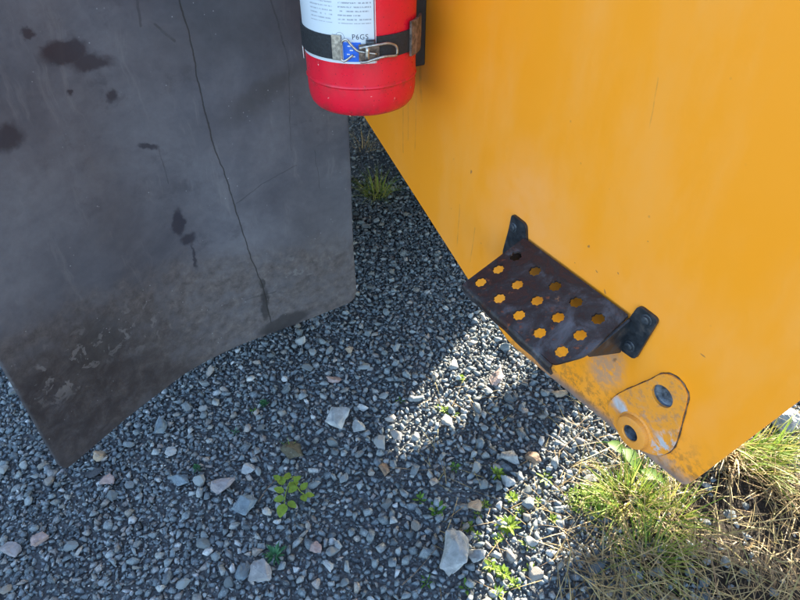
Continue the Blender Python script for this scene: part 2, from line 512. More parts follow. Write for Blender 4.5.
def hull_proto(npts, seed, flat=(.62, .95), bev=0.0):
    r = np.random.default_rng(seed); bm = bmesh.new()
    sc = np.array([1.0, r.uniform(.62, .98), r.uniform(*flat)])
    for k in range(npts):
        v = r.normal(size=3); v /= np.linalg.norm(v); v *= r.uniform(.86, 1.08)
        bm.verts.new(tuple(v * sc))
    g = bmesh.ops.convex_hull(bm, input=bm.verts[:])
    lone = [v for v in bm.verts if not v.link_faces]
    if lone: bmesh.ops.delete(bm, geom=lone, context='VERTS')
    if bev:
        bmesh.ops.dissolve_limit(bm, angle_limit=R(9), verts=bm.verts[:], edges=bm.edges[:])
        bmesh.ops.bevel(bm, geom=bm.edges[:], offset=bev, segments=1, affect='EDGES', profile=.5, clamp_overlap=True)
    bmesh.ops.triangulate(bm, faces=bm.faces[:])
    bmesh.ops.recalc_face_normals(bm, faces=bm.faces[:])
    bm.verts.index_update()
    V = np.array([v.co[:] for v in bm.verts]); F = np.array([[v.index for v in f.verts] for f in bm.faces]); bm.free()
    return V, F


SMALL = [hull_proto(8 + k % 3, 100 + k, (.5, .95)) for k in range(26)]
MID = [hull_proto(10 + k % 4, 300 + k, (.5, .9)) for k in range(26)]
BIG = [hull_proto(15 + k % 6, 500 + k, (.5, .8), .09) for k in range(16)]


def rotmats(n, tilt):
    a = rng.uniform(0, 2 * np.pi, n); tx = rng.normal(0, tilt, n); ty = rng.normal(0, tilt, n)
    ca, sa = np.cos(a), np.sin(a); z = np.zeros(n); o = np.ones(n)
    Rz = np.stack([ca, -sa, z, sa, ca, z, z, z, o], 1).reshape(n, 3, 3)
    c, s = np.cos(tx), np.sin(tx); Rx = np.stack([o, z, z, z, c, -s, z, s, c], 1).reshape(n, 3, 3)
    c, s = np.cos(ty), np.sin(ty); Ry = np.stack([c, z, s, z, o, z, -s, z, c], 1).reshape(n, 3, 3)
    return Rx @ Ry @ Rz


def in_view(x, y, margin=0.0):
    """does a ground point fall in the photograph (with a margin in pixels)"""
    X = x; Y = y * CP + H * SP; Zu = y * SP - H * CP
    px = 400 + FPX * X / Y; py = 300 - FPX * Zu / Y
    return (px > -margin) & (px < 800 + margin) & (py > 60 - margin) & (py < 600 + margin)


class Scatter:
    """dart throwing with a grid; keeps circles apart"""
    def __init__(s, cell=.03): s.c = cell; s.g = {}
    def ok(s, x, y, r, k):
        ci, cj = int(x // s.c), int(y // s.c); q = int(2 * max(r, .02) // s.c) + 1
        for i in range(ci - q, ci + q + 1):
            for j in range(cj - q, cj + q + 1):
                for (a, b, rr) in s.g.get((i, j), ()):
                    if (a - x) ** 2 + (b - y) ** 2 < (k * (r + rr)) ** 2: return False
        return True
    def add(s, x, y, r): s.g.setdefault((int(x // s.c), int(y // s.c)), []).append((x, y, r))


SCAT = Scatter()

# ------------------------------------------------------------------ single stones that stand out (top level)
def stone_mesh(name, seed, size, rot, bev=.10, npts=16):
    V, F = hull_proto(npts, seed, (.75, .98), bev)
    b2 = bmesh.new(); vv = [b2.verts.new(v) for v in V]
    for f in F: b2.faces.new([vv[q] for q in f])
    bmesh.ops.subdivide_edges(b2, edges=b2.edges[:], cuts=2, use_grid_fill=True)
    for v in b2.verts:
        q = v.co * 2.1 + Vector((seed, 0, 0)); dn = mnoise.noise(q) * .10 + mnoise.noise(q * 2.7) * .06 + mnoise.noise(q * 6.1) * .03
        v.co += v.co.normalized() * dn
    bmesh.ops.triangulate(b2, faces=b2.faces[:]); b2.verts.index_update()
    V = np.array([v.co[:] for v in b2.verts]); F = np.array([[v.index for v in f.verts] for f in b2.faces]); b2.free()
    V = V / (V.max(0) - V.min(0)) * np.array(size)
    c, s = math.cos(rot), math.sin(rot)
    V = V @ np.array([[c, s, 0], [-s, c, 0], [0, 0, 1]])
    V[:, 2] -= V[:, 2].min()
    me = bpy.data.meshes.new(name); me.from_pydata(V.tolist(), [], F.tolist()); return me


def tone(name, c, var=.3):
    t = NT(name); p = t.obj(); n = t.noise(p, 150, 5, .72); n2 = t.noise(p, 30, 4, .6)
    cc = t.mix(t.mapr(n2, .3, .7), tuple(q * (1 - var) for q in c), tuple(min(1, q * (1 + var * .6)) for q in c))
    cc = t.mix(t.mapr(n, .60, .72), cc, t.mix(.6, cc, (.6, .6, .58)))
    cc = t.mix(t.mapr(n, .40, .28), cc, t.mix(.6, cc, (.03, .03, .035)))
    t.bump(t.math('ADD', n, n2), .5, .003)
    return t.fin(cc, .85, spec=.25)


TONE = dict(pale=tone('pale_stone', (.27, .285, .29)), white=tone('whitish_stone', (.31, .33, .34)), grey=tone('grey_stone', (.21, .215, .225)), blue=tone('bluish_stone', (.145, .19, .225)),
            pink=tone('pinkish_stone', (.31, .235, .22)), tan=tone('tan_stone', (.34, .27, .20)), dark=tone('dark_stone', (.05, .055, .065)),
            olive=tone('olive_stone', (.085, .078, .055)), mauve=tone('mauve_stone', (.25, .235, .245)), brown=tone('brown_stone', (.20, .14, .10)))
STONES = [  # px, py, width px, height px, turn, tone, label
    (453, 557, 27, 52, .12, 'pale', 'largest stone, a long pale grey slab lying beside sunlit weeds'),
    (341, 423, 24, 22, .3, 'white', 'large whitish angular stone in the shade, biggest near the middle of the gravel'),
    (359, 432, 13, 14, .9, 'white', 'small whitish stone just right of the large whitish angular stone'),
    (224, 487, 23, 18, .4, 'mauve', 'rounded mauve grey stone left of the yellow green seedling'),
    (249, 471, 14, 12, .1, 'white', 'pale rounded stone above the bluish block left of the seedling'),
    (246, 510, 24, 23, .5, 'blue', 'speckled bluish green block between the seedling and the mauve stone'),
    (488, 379, 17, 18, .8, 'pink', 'pinkish brown stone in the sun strip just under the perforated step'),
    (511, 463, 20, 15, .2, 'pale', 'pale flat stone at the sunlit edge of the shadow below the step'),
    (477, 558, 18, 16, .6, 'white', 'whitish stone touching the right side of the long pale slab'),
    (474, 511, 15, 14, .4, 'tan', 'rounded tan stone in the sun above the long pale slab'),
    (504, 485, 13, 13, .5, 'white', 'pale square stone among sunlit sprouts below the flat pale stone'),
    (261, 577, 21, 21, .2, 'grey', 'grey triangular stone below the blue green rosette'),
    (243, 574, 13, 19, .1, 'blue', 'bluish stone touching the left of the grey triangular stone'),
    (317, 551, 12, 13, .7, 'pink', 'pinkish square stone right of the blue green rosette'),
    (328, 569, 11, 13, .4, 'white', 'whitish stone below the pinkish square stone'),
    (294, 454, 23, 20, .6, 'olive', 'dark olive brown flat stone just above the seedling'),
    (333, 381, 16, 8, .1, 'pink', 'flat pinkish stone above the large whitish angular stone'),
    (349, 352, 9, 8, .1, 'tan', 'small tan round stone high in the shaded gravel under the mudflap corner'),
    (42, 542, 15, 13, .3, 'pink', 'pinkish stone at the lower left of the gravel'),
    (12, 553, 17, 14, .6, 'mauve', 'grey banded stone at the left edge of the picture'),
    (159, 429, 13, 19, .3, 'blue', 'bluish upright stone close under the mudflap edge'),
    (180, 482, 21, 12, .1, 'blue', 'wide bluish grey stone below the small moss tuft'),
    (108, 482, 14, 11, .5, 'pink', 'pinkish stone right below the mudflap lowest corner'),
    (101, 456, 12, 12, .2, 'tan', 'pale tan stone touching the mudflap edge above its lowest corner'),
    (97, 475, 17, 10, .2, 'dark', 'nearly black stone under the mudflap lowest corner'),
    (171, 453, 11, 10, .6, 'white', 'small white stone below the bluish upright stone'),
    (446, 425, 12, 14, .4, 'grey', 'round grey stone at the shaded tip of the sun strip'),
    (454, 368, 10, 13, .2, 'pale', 'pale oval stone at the shadow edge left of the step'),
    (559, 396, 17, 8, .1, 'tan', 'flat tan stone right below the lower edge of the yellow panel'),
    (782, 421, 26, 30, .4, 'white', 'large whitish rock behind the right edge of the yellow panel'),
    (533, 462, 14, 13, .7, 'brown', 'brown stone right of the pale flat stone at the shadow edge'),
    (384, 473, 12, 13, .3, 'brown', 'brown stone with a twig beside it in the shaded gravel'),
    (489, 521, 0, 0, 0, None, None),
]
for i, (px, py, wp, hp, rot, tn, lab) in enumerate(STONES):
    if not lab: continue
    g = ground(px, py); dist = (g - Vector((0, 0, H))).length; s = dist / FPX * .95
    sx = wp * s; sy = hp * s / math.sin(math.atan2(H, g.y)) * .86; sz = min(sx, sy) * .6
    me = stone_mesh('stone', 900 + i * 7, (sx, sy, sz), 0, .05, 12)
    if rot: me.transform(Matrix.Rotation((rot - .35) * .5, 4, 'Z'))
    zb = gz(g.x, g.y) + .002
    o = link_mesh('stone', me, TONE[tn], None, (g.x, g.y, zb))
    tag(o, lab, 'stone', 'single stones lying in the gravel')
    SCAT.add(g.x, g.y, max(sx, sy) * .42)

# ------------------------------------------------------------------ the 260 largest other stones: parts of the ground
bigmesh = []
for k, (V, F) in enumerate(BIG):
    me = bpy.data.meshes.new('stone'); me.from_pydata(V.tolist(), [], F.tolist()); me.materials.append(M['stone']); bigmesh.append(me)
made = 0; tries = 0
while made < 260 and tries < 60000:
    tries += 1
    x = rng.uniform(-1.25, 1.5); y = rng.uniform(.45, 2.4)
    if not in_view(x, y, 15): continue
    r = rng.uniform(.0135, .021) * (1.25 if rng.random() < .1 else 1)
    if not SCAT.ok(x, y, r, 1.0): continue
    SCAT.add(x, y, r * .85); o = bpy.data.objects.new('stone', bigmesh[int(rng.integers(len(bigmesh)))]); COL.objects.link(o)
    o.location = (x, y, gz(x, y) + .006 + r * .38); o.rotation_euler = (rng.normal(0, .25), rng.normal(0, .25), rng.uniform(0, 6.28))
    o.scale = (r * rng.uniform(.9, 1.25), r, r * rng.uniform(.75, 1.05)); o.parent = GROUND
    made += 1

# ------------------------------------------------------------------ the rest of the gravel: one stuff part
parts_v = []; parts_f = []; nv = 0


def add_stones(protos, pos, rad, sink, tilt):
    global nv
    n = len(pos); Rm = rotmats(n, tilt); which = rng.integers(len(protos), size=n)
    sc = rad[:, None] * rng.uniform(.68, 1.32, (n, 3)) * np.array([1.08, 1, .92])
    for k, (V, F) in enumerate(protos):
        id_ = np.where(which == k)[0]
        if not len(id_): continue
        P = (V[None] * sc[id_][:, None, :]) @ np.transpose(Rm[id_], (0, 2, 1)) + pos[id_][:, None, :]
        P[:, :, 2] += (rad[id_] * sink[id_])[:, None]
        parts_v.append(P.reshape(-1, 3)); parts_f.append((F[None] + (np.arange(len(id_)) * len(V))[:, None, None] + nv).reshape(-1, 3)); nv += len(id_) * len(V)


def throw(n, x0, x1, y0, y1, rlo, rhi, sep, view=None):
    P = []; Rr = []
    X = rng.uniform(x0, x1, n); Y = rng.uniform(y0, y1, n); RR = rlo + (rhi - rlo) * rng.random(n) ** 1.8
    keep = in_view(X, Y, view) if view is not None else np.ones(n, bool)
    for x, y, r in zip(X[keep], Y[keep], RR[keep]):
        if SCAT.ok(x, y, r, sep):
            SCAT.add(x, y, r); P.append((x, y, gz(x, y))); Rr.append(r)
    return np.array(P), np.array(Rr)


P, r_ = throw(70000, -1.4, 1.7, .35, 2.7, .0078, .0165, .64, 60)      # middling stones
add_stones(MID, P, r_, rng.uniform(.1, .8, len(P)), .5)
P, r_ = throw(90000, -1.4, 1.7, .35, 2.7, .0036, .0066, .78, 50)      # small chips between them
add_stones(SMALL, P, r_, rng.uniform(.3, 1.6, len(P)), .7)
P, r_ = throw(16000, -1.2, 1.2, 2.4, 4.6, .007, .014, .8, 60)           # farther back, seen between flap and panel
add_stones(SMALL, P, r_, rng.uniform(.1, .7, len(P)), .5)
n = 26000                                                            # an under-layer that closes the gaps
X = rng.uniform(-1.3, 1.6, n); Y = rng.uniform(.4, 2.6, n); kp = in_view(X, Y, 40); X, Y = X[kp], Y[kp]
add_stones(SMALL, np.stack([X, Y, np.zeros(len(X))], 1), rng.uniform(.006, .0095, len(X)), rng.uniform(-.35, .35, len(X)), .7)
n = 30000                                                            # loose fine grit lying anywhere
X = rng.uniform(-1.3, 1.6, n); Y = rng.uniform(.4, 2.5, n); kp = in_view(X, Y, 40); X, Y = X[kp], Y[kp]
add_stones(SMALL, np.stack([X, Y, np.zeros(len(X))], 1), rng.uniform(.0022, .0042, len(X)), rng.uniform(.5, 2.5, len(X)), 1.0)
n = 85000                                                            # gravel round about, outside the picture
X = rng.normal(0, 1.9, n); Y = rng.normal(1.6, 1.7, n); kp = ~in_view(X, Y, 45); X, Y = X[kp], Y[kp]
add_stones(SMALL, np.stack([X, Y, np.zeros(len(X))], 1), rng.uniform(.007, .0165, len(X)), rng.uniform(-.1, .6, len(X)), .5)
VV = np.concatenate(parts_v); FF = np.concatenate(parts_f)
me = bpy.data.meshes.new('gravel')
me.vertices.add(len(VV)); me.vertices.foreach_set('co', VV.astype(np.float32).ravel())
me.loops.add(FF.size); me.loops.foreach_set('vertex_index', FF.astype(np.int32).ravel())
me.polygons.add(len(FF)); me.polygons.foreach_set('loop_start', np.arange(0, FF.size, 3, dtype=np.int32))
me.polygons.foreach_set('loop_total', np.full(len(FF), 3, np.int32)); me.update(calc_edges=True)
gr = link_mesh('gravel', me, M['gravel'], GROUND); tag(gr, kind='stuff')
print('gravel tris', len(FF))

# ------------------------------------------------------------------ the machine
MACH = empty('construction_machine', mf(1.2, .9, 0))
tag(MACH, 'yellow construction machine with black mudflap and rusty perforated step on its side', 'machine')

c_bl = pan(509, 343); c_bt = pan(685, 487); c_rt = pan(800, 400); c_ll = pan(365, 118)
zb = (c_bl[1] + c_bt[1]) / 2
sr = (c_rt[0] - c_bt[0]) / (c_rt[1] - c_bt[1]); slf = (c_ll[1] - c_bl[1]) / (c_ll[0] - c_bl[0])
TOPZ = 1.75
outline = [(c_bl[0], c_bl[1]), (1.55, c_bl[1] + slf * (1.55 - c_bl[0])), (1.55, TOPZ), (c_bt[0] + sr * (TOPZ - c_bt[1]), TOPZ), (c_bt[0], c_bt[1])]
h_up = pan(664.5, 395); h_lo = pan(636.7, 429.5)
outline = rounded(outline, [.02, 0, 0, 0, .014], 6)
pmap = lambda x, y, o: mf(x, -o, y)
PANEL = plate('side_panel', outline, [circle(*h_up, .0165, 28), circle(*h_lo, .0125, 28)], .010, lambda x, y, o: mf(x, .010 - o, y), M['yellow'], MACH, .0016)
tag(PANEL, 'flat yellow painted side panel with a pointed lower corner')

# lashing eye at the corner: worn pear-shaped plate, raised boss, plugged hole above it
pear_px = [(654, 378), (662, 373.5), (672, 374), (681, 380), (687.5, 390), (689, 398), (684, 418), (678, 440), (672, 450), (662, 454), (650, 452), (634, 444), (620, 430), (612, 416), (610.5, 405), (614, 398), (624, 391), (640, 384)]
pear = [tuple(v)[:2] for v in catmull([Vector((*pan(a, b), 0)) for a, b in pear_px + pear_px[:1]], 4)[:-1]]
LUG = plate('lashing_eye', pear, [circle(*h_up, .0160, 28), circle(*h_lo, .0122, 28)], .0045, lambda x, y, o: mf(x, -o, y), M['lug'], MACH, .0018)
tag(LUG, 'pear-shaped lashing plate with a raised drilled boss, paint worn to metal')
weld = catmull([mf(*(pan(a, b)[0], -.0008, pan(a, b)[1])) for a, b in pear_px + pear_px[:1]], 4)
tube('weld_seam', weld, lambda t: .0013 + .0004 * math.sin(t * 140), M['weld'], LUG, 6)
bmap = lambda x, y, h: mf(h_lo[0] + x, -h, h_lo[1] + y)
lathe('boss', [(.0122, .006), (.0122, .0128), (.0134, .0142), (.0215, .0140), (.0248, .0126), (.0262, .0095), (.0266, .0062), (.0295, .0042)], bmap, M['lug'], LUG, 40, True, False)
lathe('boss_bore', [(.0123, .0115), (.0116, .009), (.0116, -.012), (.0095, -.012), (.0095, -.055), (.001, -.055)], bmap, M['plug'], LUG, 32, True, False)
umap = lambda x, y, h: mf(h_up[0] + x, -h, h_up[1] + y)
lathe('plug', [(.0163, .002), (.0158, -.003), (.0135, -.0042), (.012, -.0065), (.004, -.0060), (.0005, -.0060)], umap, M['plug'], LUG, 32, True, False)

# perforated step
TH = R(25); Z0 = .8965; cT, sT = math.cos(TH), math.sin(TH)
smap = lambda x, y, o: mf(x, -(.004 + y * cT + o * sT), Z0 - y * sT + o * cT)
STEP = empty('perforated_step', mf(.46, 0, 0)); STEP.parent = MACH; STEP.location = (0, 0, 0); ORG[STEP.name] = ORG[MACH.name]
tag(STEP, 'rusty dark brown bent steel step with fifteen serrated holes')
cols = [.5590, .5145, .4712, .4286, .3868]; rows = [.0320, .0650, .0982]
hl = []
for ri, s_ in enumerate(rows):
    for ci, dd in enumerate(cols):
        ph = random.uniform(0, 6)
        hl.append(circle(dd + (.0016 * (2 - ci) / 2) * (ri - 1), s_ - ci * .0007 + .001, .0090, 40, lambda k, ph=ph: .0088 + .0007 * math.cos(8 * 2 * math.pi * k / 40 + ph) + random.uniform(-.00015, .00015)))
tre = rounded([(.5755, .001), (.579, .1185), (.3775, .1175), (.3575, .079), (.3645, .001)], [.004, 0, .006, .012, .002], 5)
plate('tread', tre, hl, .004, lambda x, y, o: smap(x, y, o - .004), M['step'], STEP, .0007)
# rounded front lip
prof = []
for k in range(8):
    a = (math.pi / 2) * k / 7; prof.append((.1178 + .007 * math.sin(a), -.007 + .007 * math.cos(a)))
prof += [(.1248, -.020)]
inner = [(q[0] - .0038 * (math.sin(min(1, k / 7) * math.pi / 2)), q[1] - .0038 * math.cos(min(1, k / 7) * math.pi / 2)) for k, q in enumerate(prof)]
loop = prof + inner[::-1]; vs = []; fs = []; nl = len(loop)
xx = [.5785 - (.5785 - .3785) * k / 24 for k in range(25)]
for k, x in enumerate(xx):
    for (s_, o) in loop: vs.append(smap(x, s_ + .0006 * math.sin(k * .9), o + .0004 * math.sin(k * 1.7)))
for k in range(24):
    for q in range(nl): fs.append((k * nl + q, k * nl + (q + 1) % nl, (k + 1) * nl + (q + 1) % nl, (k + 1) * nl + q))
fs.append(tuple(range(nl))); fs.append(tuple(24 * nl + q for q in range(nl))[::-1])
mesh('front_lip', vs, fs, M['step'], STEP, smooth=False).data.set_sharp_from_angle(angle=R(30))
# side gussets and the tabs bolted to the panel
for nm, dd, reach, drop in (('gusset', .3605, .074, .052), ('gusset', .5735, .050, .055)):
    tri = rounded([(.0045, Z0 - .004), (.004 + reach * cT, Z0 - .0045 - reach * sT), (.004 + reach * cT * .96, Z0 - .0095 - reach * sT), (.0045, Z0 - drop - .012)], .003, 3)
    plate(nm, tri, [], .004, lambda x, y, o, dd=dd: mf(dd + .002 - o, -x, y), M['plate'], STEP, .0006)
tabR = rounded([pan(a, b) for a, b in ((641, 304), (661, 319), (637, 359), (617, 345), (631, 318))], [.008, .008, .008, .004, .002], 5)
tabL = rounded([pan(a, b) for a, b in ((514, 213), (528, 224), (529, 262), (505, 264), (505, 250), (511, 228))], [.007, .008, .003, .003, .002, .004], 5)
tm = lambda x, y, o: mf(x, -(.0005 + o), y)
for nm, tb in (('mounting_tab', tabR), ('mounting_tab', tabL)):
    tabo = plate(nm, tb, [], .0042, tm, M['plate'], STEP, .0010)
for a, b in ((649, 319), (632, 345), (515.5, 226.5)):
    q = pan(a, b)
    lathe('bolt', [(.0085, .0035), (.0085, .0052), (.0080, .0056), (.0060, .0057), (.0057, .0080), (.0045, .0087), (.0005, .0088)],
          lambda x, y, h, q=q: mf(q[0] + x, -h, q[1] + y), M['bolt'], STEP, 24, True, False)

# extinguisher bracket on the panel
CX, CY, CR = -.0606, .964, .085
ZB = 1.040
C_ANG = math.atan2(-CY, -CX)                   # towards the camera


def cyl(phi, rr, z):                          # phi positive towards the right as seen
    a = C_ANG + phi
    return Vector((CX + rr * math.cos(a), CY + rr * math.sin(a), z))


def oncyl(px, py, rr):
    r = ray(px, py); A = r.x ** 2 + r.y ** 2; B = -2 * (r.x * CX + r.y * CY); Cc = CX ** 2 + CY ** 2 - rr ** 2
    disc = max(B * B - 4 * A * Cc, 0); t = (-B - math.sqrt(disc)) / (2 * A)
    p = r * t; phi = math.atan2(p.y - CY, p.x - CX) - C_ANG
    return (phi + math.pi) % (2 * math.pi) - math.pi, H + p.z


ext_d = CX * DX + CY * DY; ext_depth = (CX * MX + CY * MY) - OFF
BR = empty('extinguisher_bracket', (0, 0, 0)); BR.parent = MACH; ORG[BR.name] = ORG[MACH.name]
tag(BR, 'black extinguisher holder with a webbing strap and a wire toggle latch')
box('back_plate', (ext_d + .012, ext_depth + CR + .004, 1.07), (ext_d + .035, -.001, 1.46), mf, M['dark'], BR, .003)
#box('side_flange', (ext_d - .062, -.052, 1.075), (ext_d - .056, -.001, 1.44), mf, M['dark'], BR, .002)


def band(name, ph0, ph1, z0, z1, r0, r1, mat, parent, seg=40, wav=0.0):
    vs = []; fs = []; uv = []
    for k in range(seg + 1):
        p = ph0 + (ph1 - ph0) * k / seg; dz = wav * math.sin(p * 3)
        for rr, z in ((r1, z0), (r1 + .0004, (z0 + z1) / 2), (r1, z1), (r0, z1), (r0, z0)):
            vs.append(cyl(p, rr, z + dz)); uv.append((p * CR, z))
    for k in range(seg):
        for q in range(5): fs.append((k * 5 + q, k * 5 + (q + 1) % 5, (k + 1) * 5 + (q + 1) % 5, (k + 1) * 5 + q))
    fs.append((4, 3, 2, 1, 0)); fs.append(tuple(seg * 5 + q for q in range(5)))
    o = mesh(name, vs, fs, mat, parent, False, uv)
    b2 = bmesh.new(); b2.from_mesh(o.data); bmesh.ops.recalc_face_normals(b2, faces=b2.faces[:]); b2.to_mesh(o.data); b2.free()
    o.data.shade_smooth(); o.data.set_sharp_from_angle(angle=R(35)); return o


SZ0, SZ1 = 1.1285, 1.1605
phL = oncyl(333, 48, CR + .003)[0]; phR0 = oncyl(377, 48, CR + .003)[0]
band('strap', -2.3, phL, SZ0, SZ1, CR + .0006, CR + .0038, M['strap'], BR, 40, .0006)
band('strap', phR0, 2.2, SZ0, SZ1 - .002, CR + .0006, CR + .0038, M['strap'], BR, 40, .0006)
band('strap_end', phL - .01, oncyl(341, 48, CR + .004)[0], SZ0 - .001, SZ1 + .001, CR + .001, CR + .0046, M['zinc'], BR, 8)
pc = oncyl(409, 40, CR + .003)[0]
band('strap_clip', pc, pc + .55, SZ0 - .006, SZ1 + .010, CR + .004, CR + .0075, M['rustclip'], BR, 12)
LT = empty('latch', (0, 0, 0)); LT.parent = BR; ORG[LT.name] = ORG[MACH.name]


def wire_px(zpts, off, k=4):
    out = []
    for zx, zy in zpts:
        px, py = 340 + zx / 8.57, 20 + zy / 8.57
        ph, z = oncyl(px, py, CR + off); out.append(cyl(ph, CR + off, z))
    return catmull(out, k)


def wire(name, pts, off, rad=.0017): return tube(name, wire_px(pts, off), rad, M['zinc'], BR, 8)


LTP = [('latch_wire', [(315, 292), (210, 278), (150, 265), (95, 215), (60, 172), (35, 172), (14, 200), (10, 320), (24, 348), (50, 348), (112, 300)], .010, .0017),
       ('latch_lever', [(165, 245), (250, 225), (330, 212), (400, 200), (455, 208), (486, 235), (488, 290), (470, 305), (390, 312), (300, 335), (215, 362), (175, 362)], .012, .0018)]
bpy.data.objects.remove(LT)
for nm, pts, off, rad in LTP: wire(nm, pts, off, rad)
tube('latch_barrel', wire_px([(235, 238), (233, 335)], .013, 3), .0030, M['zinc'], BR, 12)
tube('latch_pin', wire_px([(225, 195), (300, 192)], .009, 3), .0040, M['bolt'], BR, 10)
band('latch_plate', oncyl(359, 55, CR)[0], oncyl(378, 55, CR)[0], SZ0 - .001, SZ1 - .010, CR + .0042, CR + .0062, M['rustclip'], BR, 8)

# ------------------------------------------------------------------ fire extinguisher (held by the bracket)
EXT = empty('fire_extinguisher', (CX, CY, ZB))
tag(EXT, 'red fire extinguisher with white printed label strapped to the yellow panel', 'fire extinguisher')
emap = lambda x, y, h: Vector((CX + x, CY + y, ZB + h))
prof = [(.001, .012), (.055, .010), (.066, .002), (.071, 0.0), (.0765, .0025), (.0812, .0085), (.0836, .016), (.0847, .025), (.0850, .034), (.0850, .0440), (.0862, .0452), (.0867, .0466), (.0862, .0480), (.0850, .0492), (.085, .060), (.085, .20), (.085, .385), (.082, .405), (.072, .432), (.052, .455), (.028, .466), (.022, .470), (.022, .485), (.001, .486)]
lathe('cylinder', prof, emap, M['red'], EXT, 96, True, False)
lathe('valve', [(.024, .486), (.024, .505), (.018, .508), (.018, .535), (.012, .54), (.001, .54)], emap, M['zinc'], EXT, 24, True, True)
tube('carrying_handle', [Vector((CX, CY, ZB + .53)), Vector((CX + .03, CY - .04, ZB + .545)), Vector((CX + .05, CY - .09, ZB + .535))], .007, M['dark'], EXT, 10)
tube('hose', catmull([Vector((CX - .02, CY, ZB + .52)), Vector((CX - .08, CY - .01, ZB + .51)), Vector((CX - .112, CY - .01, ZB + .44)), Vector((CX - .112, CY - .005, ZB + .34)), Vector((CX - .108, CY - .005, ZB + .30))], 6), .009, M['dark'], EXT, 10)
phE = oncyl(374.5, 20, CR + .0006)[0]
LB = band('label', -1.62, phE, 1.1225, 1.360, CR + .0001, CR + .0007, M['label'], EXT, 60)
tag(LB, 'white printed instruction label')
band('label_border', phE + .012, phE + .020, 1.1225, 1.360, CR + .0001, CR + .0006, M['white'], EXT, 3)
band('label_line', phE - .012, phE - .005, 1.1260, 1.358, CR + .0007, CR + .0010, M['ink'], EXT, 3)
band('blue_print', oncyl(343.5, 50, CR)[0], oncyl(361, 50, CR)[0], 1.1255, 1.152, CR + .0007, CR + .0012, M['blue'], EXT, 10)
for k, (a, z) in enumerate(((348, 1.146), (350, 1.1405), (347, 1.135), (352, 1.132))):
    p0 = oncyl(a, 50, CR)[0]; band('white_mark', p0, p0 + .05, z, z + .0016, CR + .0012, CR + .0015, M['white'], EXT, 3)
# peeling strip of old label at the left
band('label_edge', -1.68, -1.50, 1.108, 1.142, CR + .0028, CR + .0034, M['white'], EXT, 6)


def wrap_text(name, body, size, ph, z, mat, parent, rr):
    cu = bpy.data.curves.new(name, 'FONT'); cu.body = body; cu.size = size; cu.extrude = 0.0; cu.align_x = 'LEFT'; cu.space_character = 1.12
    to = bpy.data.objects.new(name, cu); COL.objects.link(to)
    dg = bpy.context.evaluated_depsgraph_get(); me0 = bpy.data.meshes.new_from_object(to.evaluated_get(dg))
    vs = [cyl(ph + v.co.x / rr, rr, z + v.co.y) for v in me0.vertices]; fs = [list(p.vertices) for p in me0.polygons]
    bpy.data.objects.remove(to); bpy.data.curves.remove(cu)
    return mesh(name, vs, fs, mat, parent)


p0, z0 = oncyl(352.0, 41.5, CR)
wrap_text('printed_code', 'P6GS', .0098, p0, z0 + .0030, M['ink'], EXT, CR + .0011)
pe, ze = oncyl(340, 36.8, CR)
vs = []; fs = []
for k in range(24):
    a = 2 * math.pi * k / 24
    for rr in (.0060, .0064): vs.append(cyl(pe + rr * math.cos(a) / CR, CR + .0010, ze + rr * math.sin(a)))
for k in range(24): q = (k + 1) % 24; fs.append((2 * k, 2 * k + 1, 2 * q + 1, 2 * q))
b = len(vs)
for j in range(3):
    for (x, y) in ((-.0022, -.0022 + j * .0018), (.0022, -.0022 + j * .0018), (.0022, -.0010 + j * .0018), (-.0022, -.0010 + j * .0018)):
        vs.append(cyl(pe + x / CR, CR + .0010, ze + y))
    fs.append((b + 4 * j, b + 4 * j + 1, b + 4 * j + 2, b + 4 * j + 3))
mesh('printed_emblem', vs, fs, M['ink'], EXT)

# ------------------------------------------------------------------ mudflap
FZ = H - 1.02
fl_px = [(357.5, 300), (315, 317), (270, 334), (230, 350), (190, 371), (160, 393), (130, 416), (97, 444), (64, 472)]
plan = catmull([ground(a, b, FZ) for a, b in fl_px], 10)
plan = [Vector((p.x, p.y)) for p in plan]
arc = [0.0]
for a, b in zip(plan, plan[1:]): arc.append(arc[-1] + (b - a).length)
FL = arc[-1]


def flapuv(px, py):
    r = ray(px, py); best = None
    for i in range(len(plan) - 1):
        a, b = plan[i], plan[i + 1]
        ca = a.x * r.y - a.y * r.x; cb = b.x * r.y - b.y * r.x
        if ca * cb <= 0:
            t = ca / (ca - cb) if ca != cb else 0; p = a.lerp(b, t); s = p.length / math.hypot(r.x, r.y)
            return (arc[i] + (arc[i + 1] - arc[i]) * t, H + s * r.z)
    p = plan[-1]; s = p.length / math.hypot(r.x, r.y)
    return (FL + .05, H + s * r.z)


